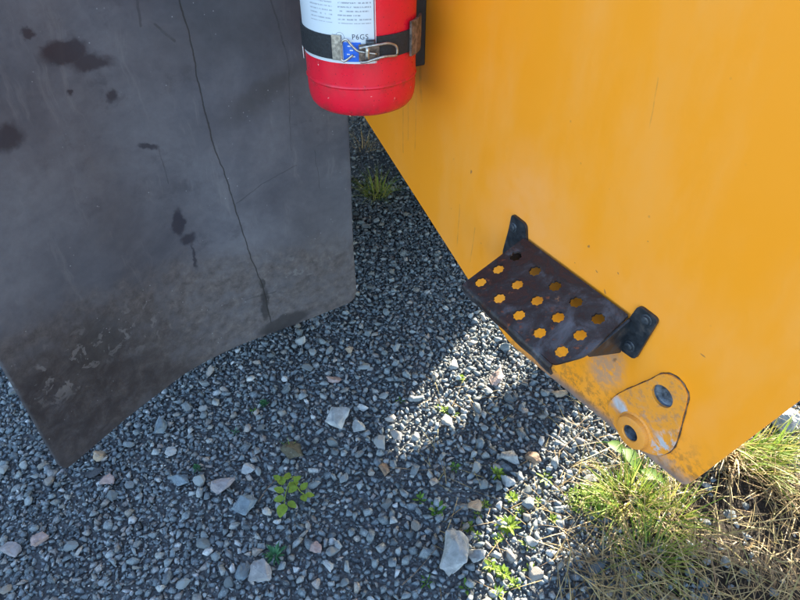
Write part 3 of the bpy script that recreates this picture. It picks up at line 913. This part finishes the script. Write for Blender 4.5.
def mat_flap():
    t = NT('mudflap_rubber'); uv = t.uv(); x = t.sep(uv)
    w1 = t.warp(t.warp(uv, 12, .05, 5), 55, .022, 5); w2 = t.warp(t.warp(uv, 40, .022, 4), 120, .010, 4)
    big = t.noise(uv, 5, 5, .6, .4); fine = t.noise(uv, 55, 6, .7)
    c = t.ramp(big, [(.3, (.056, .058, .075)), (.5, (.086, .088, .108)), (.7, (.118, .120, .142))])
    c = t.mix(.5, c, t.ramp(fine, [(.3, (.78, .78, .8)), (.7, (1.2, 1.2, 1.2))]), 'MULTIPLY')
    sm0 = t.math('MULTIPLY', t.mapr(t.noise(t.warp(uv, 20, .05, 4), 9, 6, .72), .52, .66), t.mapr(t.noise(uv, 3.2, 3), .42, .62))
    c = t.mix(t.math('MULTIPLY', sm0, .55), c, (.038, .037, .048))
    rub = t.noise(t.vmath('MULTIPLY', t.warp(uv, 8, .05), (28.0, 4.0, 1.0)), 1.0, 5, .7)
    c = t.mix(t.math('MULTIPLY', t.mapr(rub, .56, .70), .30), c, (.17, .165, .18))
    # dried mud on the lower part
    u1, v1 = flapuv(345, 235); u2, v2 = flapuv(60, 300)
    lim = t.math('ADD', v1, t.math('MULTIPLY', t.math('SUBTRACT', x[0], u1), (v2 - v1) / (u2 - u1)))
    mud = t.mapr(t.math('SUBTRACT', t.math('ADD', x[1], t.math('MULTIPLY', t.math('SUBTRACT', t.noise(uv, 16, 5, .65), .5), .16)), lim), .03, -.06)
    mc = t.ramp(t.noise(uv, 48, 5, .74, .25), [(.32, (.044, .038, .042)), (.46, (.070, .062, .066)), (.56, (.092, .082, .085)), (.66, (.122, .112, .115)), (.8, (.165, .155, .16))])
    c = t.mix(t.math('MULTIPLY', mud, t.mapr(t.noise(uv, 22, 5, .7), .32, .6, .35, .95)), c, mc)
    # wet dark lower-left corner
    wet = t.maxi(t.blob(w1, flapuv(60, 415), (.26, .17), .15, .55), t.blob(w1, flapuv(140, 385), (.14, .05), .3, .6))
    c = t.mix(t.math('MULTIPLY', wet, t.mapr(t.noise(uv, 30, 6, .75, .6), .35, .68, .97, .55)), c, (.022, .018, .021))
    wet2 = t.maxi(t.blob(w2, flapuv(285, 322), (.070, .022), -.05, .25), t.blob(w2, flapuv(265, 305), (.010, .050), .1, .35), t.blob(w2, flapuv(262, 284), (.008, .014), 0, .3))
    c = t.mix(t.math('MULTIPLY', wet2, .8), c, (.020, .020, .024))
    # oil blots
    bl = t.maxi(t.blob(w1, flapuv(64, 55), (.040, .020), .1, .25), t.blob(w1, flapuv(92, 64), (.035, .014), .1, .35), t.blob(w2, flapuv(180, 224), (.014, .026), .2, .3),
                t.blob(w2, flapuv(189, 240), (.016, .014), .2, .3), t.blob(w2, flapuv(195, 258), (.004, .030), .1, .4), t.blob(w2, flapuv(112, 96), (.010, .010), 0, .4),
                t.blob(w2, flapuv(70, 93), (.006, .006), 0, .4), t.blob(w2, flapuv(28, 34), (.009, .006), .6, .4), t.blob(w2, flapuv(149, 147), (.018, .006), .4, .4),
                t.blob(w1, flapuv(2, 137), (.03, .02), 0, .4))
    c = t.mix(t.math('MULTIPLY', bl, .85), c, (.018, .018, .030))
    sm = t.maxi(t.blob(w1, flapuv(235, 20), (.13, .07), 0, .8), t.blob(w1, flapuv(265, 95), (.09, .022), -.5, .7), t.blob(w1, flapuv(100, 345), (.05, .05), .6, .6))
    c = t.mix(t.math('MULTIPLY', sm, .5), c, (.026, .026, .030))
    pt = t.math('MULTIPLY', t.mapr(t.noise(t.warp(uv, 30, .03, 3), 34, 4, .6, .8), .56, .63), t.maxi(t.blob(w1, flapuv(65, 365), (.09, .06), .3, .7), t.blob(w1, flapuv(130, 330), (.10, .05), .2, .8), t.blob(w1, flapuv(300, 270), (.08, .05), 0, .8)))
    c = t.mix(t.math('MULTIPLY', pt, .55), c, (.16, .155, .165))
    # cracks and scratches
    wl = t.warp(uv, 25, .010, 4)
    ck = [(180, 0), (190, 34), (201, 92), (214, 148), (226, 178), (240, 224), (251, 258), (262, 284), (271, 322)]
    crack = t.maxi(*[t.line(wl, flapuv(*a), flapuv(*b), .0019) for a, b in zip(ck, ck[1:])])
    scr = t.maxi(*[t.line(wl, flapuv(*a), flapuv(*b), wd) for a, b, wd in (((236, 203), (262, 183), .0018), ((262, 183), (296, 165), .0016), ((271, 0), (288, 60), .0022), ((288, 60), (291, 150), .0016),
                                                                          ((137, 0), (140, 26), .003), ((155, 25), (175, 42), .003), ((314, 150), (320, 190), .0012), ((160, 150), (170, 185), .0014), ((245, 300), (275, 291), .003))])
    c = t.mix(t.math('MULTIPLY', crack, .8), c, (.012, .012, .013)); c = t.mix(t.math('MULTIPLY', scr, t.mapr(fine, .35, .6, .15, .5)), c, (.018, .017, .019))
    # grit clinging to it
    gt = t.math('MULTIPLY', t.mapr(t.voro(uv, 70), .10, .05), t.mapr(t.noise(uv, 9, 3), .50, .60))
    c = t.mix(t.math('MULTIPLY', gt, .6), c, (.32, .33, .36))
    h = t.math('SUBTRACT', t.math('ADD', t.math('MULTIPLY', fine, .5), t.math('MULTIPLY', mud, t.noise(uv, 60, 5, .7))), t.math('MULTIPLY', crack, 2.0))
    nb = t.bump(h, .20, .002)
    rg = t.math('SUBTRACT', t.mapr(t.noise(uv, 11, 5), .3, .7, .50, .70), t.math('MULTIPLY', t.maxi(bl, wet2, wet), .18))
    rg = t.math('ADD', rg, t.math('MULTIPLY', mud, .12))
    return t.fin(c, rg, spec=.42)


M['flap'] = mat_flap()
FT = 1.50; NR = 44; vs = []; uv = []; fs = []
npl = len(plan)
for i, p in enumerate(plan):
    u = arc[i]; rc = .030; zb_ = FZ
    if u < rc: zb_ += rc - math.sqrt(max(rc ** 2 - (rc - u) ** 2, 0))
    rc2 = .016
    if FL - u < rc2: zb_ += rc2 - math.sqrt(max(rc2 ** 2 - (rc2 - (FL - u)) ** 2, 0))
    if i == 0: zb_ = FZ + .034
    if i == npl - 1: zb_ = FZ + .018
    tn = (plan[min(i + 1, npl - 1)] - plan[max(i - 1, 0)]).normalized(); nn = Vector((tn.y, -tn.x))
    for j in range(NR + 1):
        z = zb_ + (FT - zb_) * (j / NR); hgt = z - FZ
        wv = .004 * math.sin(u * 9 + z * 5) + .003 * math.sin(u * 21 - z * 9)
        q = p + nn * wv * min(1, hgt * 6); vs.append((q.x, q.y, z)); uv.append((u, z))
for i in range(npl - 1):
    for j in range(NR): a = i * (NR + 1) + j; fs.append((a, a + NR + 1, a + NR + 2, a + 1))
FLAP = mesh('mudflap', vs, fs, M['flap'], MACH, True, uv)
sm_ = FLAP.modifiers.new('thickness', 'SOLIDIFY'); sm_.thickness = .012; sm_.offset = 1.0
bv = FLAP.modifiers.new('edge', 'BEVEL'); bv.width = .002; bv.segments = 2; bv.limit_method = 'ANGLE'
tag(FLAP, 'large black rubber mudflap, stained and cracked, dried mud along its lower edge')

# ------------------------------------------------------------------ the rest of the machine (above and beyond the picture; it casts the shade, some parts are added only for that)
box('upper_body', (-.02, .014, 1.02), (4.2, 2.2, 2.3), mf, M['ybody'], MACH, .02)
box('chassis', (1.41, .32, .712), (4.2, 1.67, 1.018), mf, M['dark'], MACH, .01)
box('rear_chassis', (.34, .32, .712), (1.408, 1.45, 1.018), mf, M['dark'], MACH, .01)
plate('far_shade_plate', [(.2, .33), (.83, .445), (1.16, .575), (1.24, .70), (1.24, 1.016), (.2, 1.016)], [], .012, lambda x, y, o: mf(x, 1.50 + o, y), M['ybody'], MACH, .001)  # added out of view; sloped lower edge shaped to shade the right-hand ground
plate('wedge_shade_plate', [(1.37, .385), (1.50, .385), (1.72, .66), (1.80, .715), (1.80, .98), (1.46, .98), (1.50, .70)], [], .012, lambda x, y, o: mf(x, 1.70 + o, y - .0), M['dark'], MACH, .001)  # unseen added plate, cut to throw the dark wedge across the sunlit ground
box('skylight_blocker', (1.68, 1.06, .10), (3.9, 1.12, .709), mf, M['dark'], MACH, .01)  # added panel that keeps far-side sky light off the gap ground
box('sun_blocker_box', (1.88, 1.30, .14), (3.3, 1.66, .710), mf, M['dark'], MACH, .02)  # added box whose shade ends the sun strip on its left


def wheel(dd, dep0, dep1, rad):
    wid = dep1 - dep0; wm = lambda x, y, h: mf(dd + x, dep0 + h, rad + y - .006)
    wh = empty('wheel', (0, 0, 0)); wh.parent = MACH; ORG[wh.name] = ORG[MACH.name]
    lathe('tyre', [(rad * .5, 0.02), (rad * .62, 0.0), (rad * .9, .01), (rad, .07), (rad, wid - .07), (rad * .9, wid - .01), (rad * .62, wid), (rad * .5, wid - .02)], wm, M['tyre'], wh, 48, True, False)
    lathe('rim', [(.001, .10), (rad * .2, .10), (rad * .42, .13), (rad * .5, .02), (rad * .5, wid - .02), (rad * .42, wid - .13), (.001, wid - .1)], wm, M['ybody'], wh, 40, True, False)


wheel(2.18, -.62, -.06, .74)
wheel(2.98, 1.72, 2.24, .74)
# fender that carries the mudflap
fv = []; ff = []
fp = [(p.x, p.y) for p in plan[::8]]
top = [(Vector((a, b)) + Vector((DX, DY)) * .03) for a, b in fp]
far_ = [mf(2.9, (Vector((MX, MY)).dot(Vector(q)) - OFF), 0).xy for q in top]
for q, e in zip(top, far_):
    for zz, pp in ((1.47, q), (1.56, q), (1.62, e), (1.53, e)): fv.append((pp.x, pp.y, zz))
for k in range(len(top) - 1):
    for j in range(4): ff.append((4 * k + j, 4 * k + (j + 1) % 4, 4 * k + 4 + (j + 1) % 4, 4 * k + 4 + j))
ff.append((0, 1, 2, 3)); e = 4 * (len(top) - 1); ff.append((e + 3, e + 2, e + 1, e))
mesh('fender', fv, ff, M['ybody'], MACH)


# ------------------------------------------------------------------ plants
def blade_data(base, length, width, yaw, lean, bend, segs=4, twist=0.0):
    """one curved grass blade; returns verts, faces (local index from 0)"""
    vs = []; fs = []; p = Vector(base); el = math.pi / 2 - lean
    dirh = Vector((math.cos(yaw), math.sin(yaw), 0)); side0 = Vector((-math.sin(yaw), math.cos(yaw), 0))
    for k in range(segs + 1):
        t = k / segs; wd = width * (1 - t ** 1.6) * .5 + .00015
        sd = side0
        if twist: sd = (side0 * math.cos(twist * t) + Vector((0, 0, 1)) * math.sin(twist * t))
        vs += [p - sd * wd, p + sd * wd]
        p = p + (dirh * math.cos(el) + Vector((0, 0, 1)) * math.sin(el)) * (length / segs); el -= bend / segs
        if p.z < .006: p.z = .006 + .004 * random.random()
    for k in range(segs): fs.append((2 * k, 2 * k + 1, 2 * k + 3, 2 * k + 2))
    return vs, fs


class Coll:
    def __init__(s): s.v = []; s.f = []
    def add(s, d):
        b = len(s.v); s.v += d[0]; s.f += [tuple(b + q for q in f) for f in d[1]]


def leaf_data(base, length, width, yaw, rise, cup=.15, lobes=0, segs=6, droop=.3):
    vs = []; fs = []; dirh = Vector((math.cos(yaw), math.sin(yaw), 0)); sd = Vector((-math.sin(yaw), math.cos(yaw), 0)); p = Vector(base); el = rise
    for k in range(segs + 1):
        t = k / segs; wd = width * .5 * (math.sin(math.pi * min(1, t ** .8 * .97 + .03)) ** .75)
        if lobes: wd *= .62 + .38 * abs(math.cos(math.pi * t * lobes))
        wd = max(wd, width * .04); up = Vector((0, 0, 1)) * wd * cup * 2
        vs += [p - sd * wd + up, p.copy(), p + sd * wd + up]
        p = p + (dirh * math.cos(el) + Vector((0, 0, 1)) * math.sin(el)) * (length / segs); el -= droop / segs
    for k in range(segs):
        a = 3 * k; fs += [(a, a + 1, a + 4, a + 3), (a + 1, a + 2, a + 5, a + 4)]
    return vs, fs


def grass_tuft(px, py, n, lmin, lmax, wd, spread, mat, label, name='grass_tuft', cat='grass tuft', leanr=(.1, .9), bendr=(.2, 1.4), group=None, yawc=None, yaws=3.14):
    g = ground(px, py); c = Coll()
    for k in range(n):
        a = random.uniform(0, 6.28); rr = spread * math.sqrt(random.random())
        b = Vector((g.x + rr * math.cos(a), g.y + rr * math.sin(a), .004))
        yw = (yawc + random.uniform(-yaws, yaws)) if yawc is not None else a + random.uniform(-.7, .7)
        c.add(blade_data(b, random.uniform(lmin, lmax), wd * random.uniform(.6, 1.3), yw, random.uniform(*leanr), random.uniform(*bendr), 5, random.uniform(-1.2, 1.2)))
    o = mesh(name, c.v, c.f, mat, None, True, None, (g.x, g.y, 0))
    return tag(o, label, cat, group)


def sprout(px, py, n, ll, lw, mat, label, name='sprout', cat='weed', rise=(.25, 1.0), base_r=.004, lobes=0, z=.008, group='small weeds in the gravel', droop=.5, tiers=1):
    sc_ = random.uniform(.75, 1.15); ll *= sc_; lw *= sc_ * random.uniform(.75, 1.1); n = max(4, n + random.choice((-2, -1, 0, 1, 2)))
    g = ground(px, py, .01); root = empty(name, (g.x, g.y, 0)); tag(root, label, cat, group)
    for tr in range(tiers):
        for k in range(n):
            yw = 2 * math.pi * (k + .5 * tr) / n + random.uniform(-.3, .3)
            b = Vector((g.x + base_r * math.cos(yw), g.y + base_r * math.sin(yw), z + tr * .006))
            d_ = leaf_data(b, ll * random.uniform(.75, 1.15) * (1 - .25 * tr), lw * random.uniform(.8, 1.15), yw, random.uniform(*rise) + .25 * tr, .12, lobes, 6, droop)
            mesh('leaf', d_[0], d_[1], mat, root, True)
    st, sf = tube_data([Vector((g.x, g.y, 0)), Vector((g.x, g.y, z + .006 * tiers))], .0014, 6)
    mesh('stem', st, sf, mat, root, True)
    return root


# the yellow-green seedling: leaflets in two sprays
g0 = ground(296, 476, .0)
SD = empty('seedling', (g0.x, g0.y, 0)); tag(SD, 'bright yellow green seedling with oval leaflets alone in the grey gravel', 'weed', 'small weeds in the gravel')
for stem in ([(296, 476), (290, 482), (286, 492), (284, 506)], [(296, 476), (296, 484), (300, 491), (304, 494)], [(296, 476), (289, 478), (283, 479)]):
    P = [ground(a, b, .004 + .035 * (i > 0) + .004 * i) for i, (a, b) in enumerate(stem)]
    tube('stem', catmull(P, 5), .0011, M['bright'], SD, 6)
for a, b, L, wd_, yw in ((283, 485, 10, 7, 2.0), (287, 480, 9, 6, 1.6), (289, 487, 9, 6, .6), (294, 482, 8, 5, .9), (284, 492, 9, 6, 2.9), (288, 492, 9, 6, .4), (284, 499, 9, 7, 3.1), (288, 502, 9, 6, -.6),
                         (284, 504, 12, 9, -1.7), (296, 491, 8, 6, 2.4), (301, 490, 8, 6, .9), (302, 495, 8, 6, -1.0), (305, 495, 8, 5, .1), (280, 480, 7, 5, 2.6)):
    p = ground(a, b, .042 + random.uniform(-.003, .005)); s = (p - Vector((0, 0, H))).length / FPX
    d_ = leaf_data(p, L * s * 1.15, wd_ * s * 1.15, yw, random.uniform(-.1, .35), .10, 0, 6, .3); mesh('leaf', d_[0], d_[1], M['bright'], SD, True)

sprout(275, 556, 11, .026, .0065, M['bluegreen'], 'small blue green rosette of narrow leaves in the shaded gravel below the seedling', 'rosette', 'weed', (.3, .9), tiers=2)
sprout(264, 405, 9, .016, .006, M['bluegreen'], 'fuzzy green moss tuft under the curved mudflap edge', 'moss_tuft', 'moss', (.5, 1.2), tiers=3)
sprout(197, 469, 9, .014, .005, M['bluegreen'], 'dark green moss tuft beside the wide bluish grey stone', 'moss_tuft', 'moss', (.5, 1.2), tiers=3)
sprout(253, 411, 5, .010, .004, M['green'], 'tiny green sprout left of the fuzzy moss tuft', rise=(.4, 1.1))
sprout(235, 432, 6, .010, .004, M['bluegreen'], 'tiny green sprout between the two moss tufts', rise=(.4, 1.1))
sprout(461, 379, 7, .018, .008, M['bright'], 'bright green sprout lit by the sun strip left of the step', tiers=2, lobes=2)
sprout(445, 411, 7, .016, .007, M['bright'], 'bright green sprout in the narrow tip of the sun strip', tiers=2, lobes=2)
sprout(438, 407, 4, .012, .006, M['bright'], 'tiny bright green sprout at the left of the sun strip tip')
sprout(456, 414, 4, .012, .006, M['bright'], 'tiny bright green sprout at the right of the sun strip tip')
sprout(400, 400, 5, .018, .008, M['green'], 'dim green sprout in deep shade left of the sun strip', lobes=2)
sprout(497, 474, 7, .020, .009, M['bright'], 'bright green sprout between the pale flat stone and the shade', tiers=2, lobes=2)
sprout(546, 478, 9, .030, .008, M['bright'], 'star shaped bright green weed left of the grass clump', rise=(.1, .6))
sprout(508, 526, 11, .028, .009, M['bright'], 'leafy bright green weed right of the rounded tan stone', tiers=2, rise=(.2, .9))
sprout(485, 505, 7, .018, .008, M['bright'], 'bright green sprout above the leafy weed', tiers=2)
sprout(512, 499, 8, .020, .008, M['bright'], 'bright green sprout under the pale square stone', tiers=2)
sprout(468, 527, 6, .018, .010, M['bright'], 'bright green sprout at the top of the long pale slab', lobes=2)
sprout(498, 539, 8, .020, .009, M['bright'], 'bright green weed just below the leafy weed', tiers=2)
sprout(490, 566, 9, .024, .010, M['bright'], 'broad bright green weed right of the whitish stone', tiers=2, lobes=2)
sprout(503, 573, 7, .020, .009, M['bright'], 'pale green weed right of the broad green weed', tiers=2)
sprout(515, 584, 6, .018, .007, M['bright'], 'bright green sprout near the lower frame edge right of the weeds', tiers=2)
sprout(466, 588, 5, .016, .007, M['green'], 'small green sprout under the foot of the long pale slab')
sprout(538, 502, 6, .018, .006, M['bright'], 'thin green sprout below the star shaped weed', tiers=2)
sprout(553, 520, 7, .020, .006, M['bright'], 'thin green sprout left of the grass clump foot', tiers=2)
sprout(437, 510, 7, .026, .016, M['green'], 'broad leaved green weed in the shade above the long pale slab', lobes=2)
sprout(455, 467, 6, .018, .009, M['green'], 'dim green sprout in the shadow between the sun strip and the tan stone', lobes=2)
sprout(427, 582, 6, .020, .006, M['green'], 'thin shaded sprout left of the long pale slab foot', rise=(.2, .8))
grass_tuft(291, 452, 7, .03, .06, .0022, .006, M['green'], 'few upright green grass blades above the yellow green seedling', leanr=(.05, .5), bendr=(.1, .8))

for q_, (a_, b_, l_) in enumerate(((478, 516, 'tiny sprout right of the rounded tan stone'), (520, 512, 'tiny sprout between the leafy weed and the star shaped weed'), (528, 545, 'tiny sprout right of the pale green weed'),
                                  (476, 536, 'tiny sprout above the whitish stone beside the slab'), (530, 570, 'tiny sprout at the straw edge near the lower frame edge'), (497, 594, 'tiny sprout on the lower frame edge below the weeds'),
                                  (562, 492, 'tiny sprout at the left foot of the leafy mat'), (420, 500, 'tiny shaded sprout left of the broad leaved green weed'))):
    sprout(a_, b_, 6, .015 + .003 * (q_ % 3), .006, M['bright' if q_ != 7 else 'green'], l_, tiers=1 + q_ % 2, lobes=2 * (q_ % 2))

# three dock leaves at the lower edge of the panel
for (a, b, L, wd_, yw, lab) in ((607, 446, .060, .036, -.7, 'broad green leaf nearest the step under the panel edge'), (622, 452, .085, .040, -1.2, 'longest broad green leaf under the lashing eye'), (640, 474, .065, .032, -.5, 'broad green leaf nearest the panel corner')):
    g = ground(a, b, .03); root = empty('broad_leaf', (g.x, g.y, 0)); tag(root, lab, 'leaf', 'broad leaves below the panel')
    d_ = leaf_data(Vector((g.x, g.y, .045)), L, wd_, yw, .25, .10, 0, 9, .9); mesh('leaf_blade', d_[0], d_[1], M['green'], root, True)
    tube('stem', catmull([Vector((g.x - .02, g.y + .03, .002)), Vector((g.x - .008, g.y + .01, .035)), Vector((g.x, g.y, .045))], 4), .0016, M['green'], root, 6)

grass_tuft(377, 196, 160, .05, .15, .0026, .055, M['grass'], 'dull green grass tuft in deep shade between mudflap and panel', leanr=(.2, 1.1), bendr=(.3, 1.4))
grass_tuft(364, 150, 35, .06, .16, .0022, .05, M['straw'], 'thin dry grass tuft behind the shaded green tuft', leanr=(.2, 1.1))
GC = 'grass clumps at the panel corner'
grass_tuft(628, 505, 210, .05, .15, .0036, .055, M['grass'], 'dense green grass clump lit by the sun below the lashing eye', leanr=(.1, 1.0), group=GC)
grass_tuft(665, 520, 130, .06, .16, .0028, .05, M['grass'], 'green and straw grass clump right below the panel corner', leanr=(.2, 1.1), group=GC)
grass_tuft(645, 560, 110, .05, .14, .0026, .06, M['grass'], 'thin green grass clump at the lower edge of the picture', leanr=(.2, 1.1), group=GC)
grass_tuft(752, 462, 170, .07, .20, .0046, .06, M['grass'], 'leaning yellow green grass clump beside the whitish rock', leanr=(.4, 1.2), group=GC, yawc=-.4, yaws=1.3)
grass_tuft(722, 452, 110, .07, .18, .0050, .05, M['straw'], 'dry brown grass clump tucked against the right panel edge', leanr=(.4, 1.2), group=GC, yawc=-2.2, yaws=1.0)
grass_tuft(790, 492, 110, .07, .18, .0030, .07, M['straw'], 'dry straw grass clump at the right edge of the picture', leanr=(.4, 1.2), group=GC, yawc=-2.5, yaws=1.3)
# leafy mat at the left of the grass clump
g = ground(592, 505); c = Coll()
for k in range(420):
    a = random.uniform(0, 6.28); rr = .065 * math.sqrt(random.random()); z = .012 + .05 * random.random() * (1 - rr / .08)
    c.add(leaf_data(Vector((g.x + rr * math.cos(a), g.y + rr * math.sin(a) * .8, z)), random.uniform(.007, .013), random.uniform(.004, .007), random.uniform(0, 6.28), random.uniform(-.2, .9), .1, 0, 3, .2))
for k in range(60):
    a = random.uniform(0, 6.28); rr = .05 * random.random()
    c.add(blade_data(Vector((g.x + rr * math.cos(a), g.y + rr * math.sin(a), .003)), random.uniform(.04, .08), .0016, random.uniform(0, 6.28), random.uniform(.1, .8), .8, 4))
o = mesh('leafy_weed_mat', c.v, c.f, M['bright'], None, True, None, (g.x, g.y, 0)); tag(o, 'low mat of tiny bright green leaves left of the dense grass clump', 'weed')

# bare earth that the grass grows from
ev = []; ef = []; ex = np.linspace(.25, 2.0, 120); ey = np.linspace(.30, 1.30, 70)
for yy in ey:
    for xx_ in ex:
        q = math.hypot((xx_ - 1.00) / .54, (yy - .76) / .30)
        nz = mnoise.noise(Vector((xx_ * 9, yy * 9, 0))) * .30 + mnoise.noise(Vector((xx_ * 26, yy * 26, 3))) * .22
        k = max(0.0, min(1.0, (1.10 + nz - q) / .5))
        ev.append((xx_, yy, -.022 + .034 * k + .008 * mnoise.noise(Vector((xx_ * 60, yy * 60, 7))) + .004 * mnoise.noise(Vector((xx_ * 140, yy * 140, 1)))))
for b_ in range(len(ey) - 1):
    for a_ in range(len(ex) - 1): q = b_ * len(ex) + a_; ef.append((q, q + 1, q + 1 + len(ex), q + len(ex)))
tE = NT('brown_earth'); pE = tE.obj(); nE = tE.noise(pE, 60, 6, .7)
tE.bump(tE.noise(pE, 180, 5, .7), .8, .006)
ME_ = tE.fin(tE.ramp(nE, [(.3, (.016, .013, .011)), (.55, (.038, .031, .026)), (.8, (.08, .068, .056))]), .95, spec=.15)
EA = mesh('earth', ev, ef, ME_, None, True); tag(EA, 'dark brown earth under the grass at the lower right', 'ground', kind='structure')

# dry grass litter: nobody could count it
c = Coll(); n = 0
poly_px = [(548, 430, 1), (600, 470, 1)]
while n < 2300:
    px = random.uniform(545, 980); py = random.uniform(400, 660)
    dens = 1.0
    if px < 600: dens = max(0, (px - 540) / 60) * (.55 if py < 520 else 1)
    if py < 470: dens *= .55
    if 690 < px < 770 and 480 < py < 540: dens *= .35
    if random.random() > dens: continue
    g = ground(px, py); n += 1
    if random.random() < .62: c.add(blade_data((g.x, g.y, random.uniform(.008, .03)), random.uniform(.05, .17), random.uniform(.0012, .0036), random.uniform(0, 6.28), random.uniform(1.1, 1.6), random.uniform(-.3, .5), 4, random.uniform(-1, 1)))
    else: c.add(blade_data((g.x, g.y, .004), random.uniform(.05, .14), random.uniform(.0012, .0036), random.uniform(0, 6.28), random.uniform(.3, 1.1), random.uniform(.3, 1.5), 4, random.uniform(-1, 1)))
for k in range(140):          # stray straws on the open gravel
    px = random.uniform(430, 600); py = random.uniform(380, 600); g = ground(px, py)
    c.add(blade_data((g.x, g.y, .018), random.uniform(.03, .09), random.uniform(.001, .002), random.uniform(0, 6.28), random.uniform(1.35, 1.6), random.uniform(-.2, .3), 3))
o = mesh('dry_grass', c.v, c.f, M['straw'], None, True); tag(o, 'tangled dry straw and grass litter at the lower right', 'dry grass', kind='stuff')

# twigs and long stalks
for pts, rad, lab in (([(383, 467), (400, 468), (418, 470), (436, 469)], .0014, 'thin brown twig lying in the shade left of the shadow wedge'),
                      ([(258, 502), (266, 490), (276, 479)], .0013, 'thin straw stalk between seedling and bluish block'),
                      ([(402, 585), (418, 570), (438, 546)], .0013, 'thin dark stalk left of the long pale slab'),
                      ([(556, 455), (572, 440), (590, 425)], .0014, 'pale straw stalk below the lower panel edge'),
                      ([(398, 372), (404, 388), (406, 402)], .0011, 'thin dim stalk beside the dim green sprout')):
    P = [ground(a, b, .016 + .006 * (i % 2)) for i, (a, b) in enumerate(pts)]
    g = P[0].copy(); g.z = 0; vs, fs = tube_data(catmull(P, 5), lambda t, r=rad: r * (1.1 - .6 * t), 6)
    o = mesh('twig', vs, fs, M['twig'], None, True, None, g); tag(o, lab, 'twig', 'twigs on the gravel')
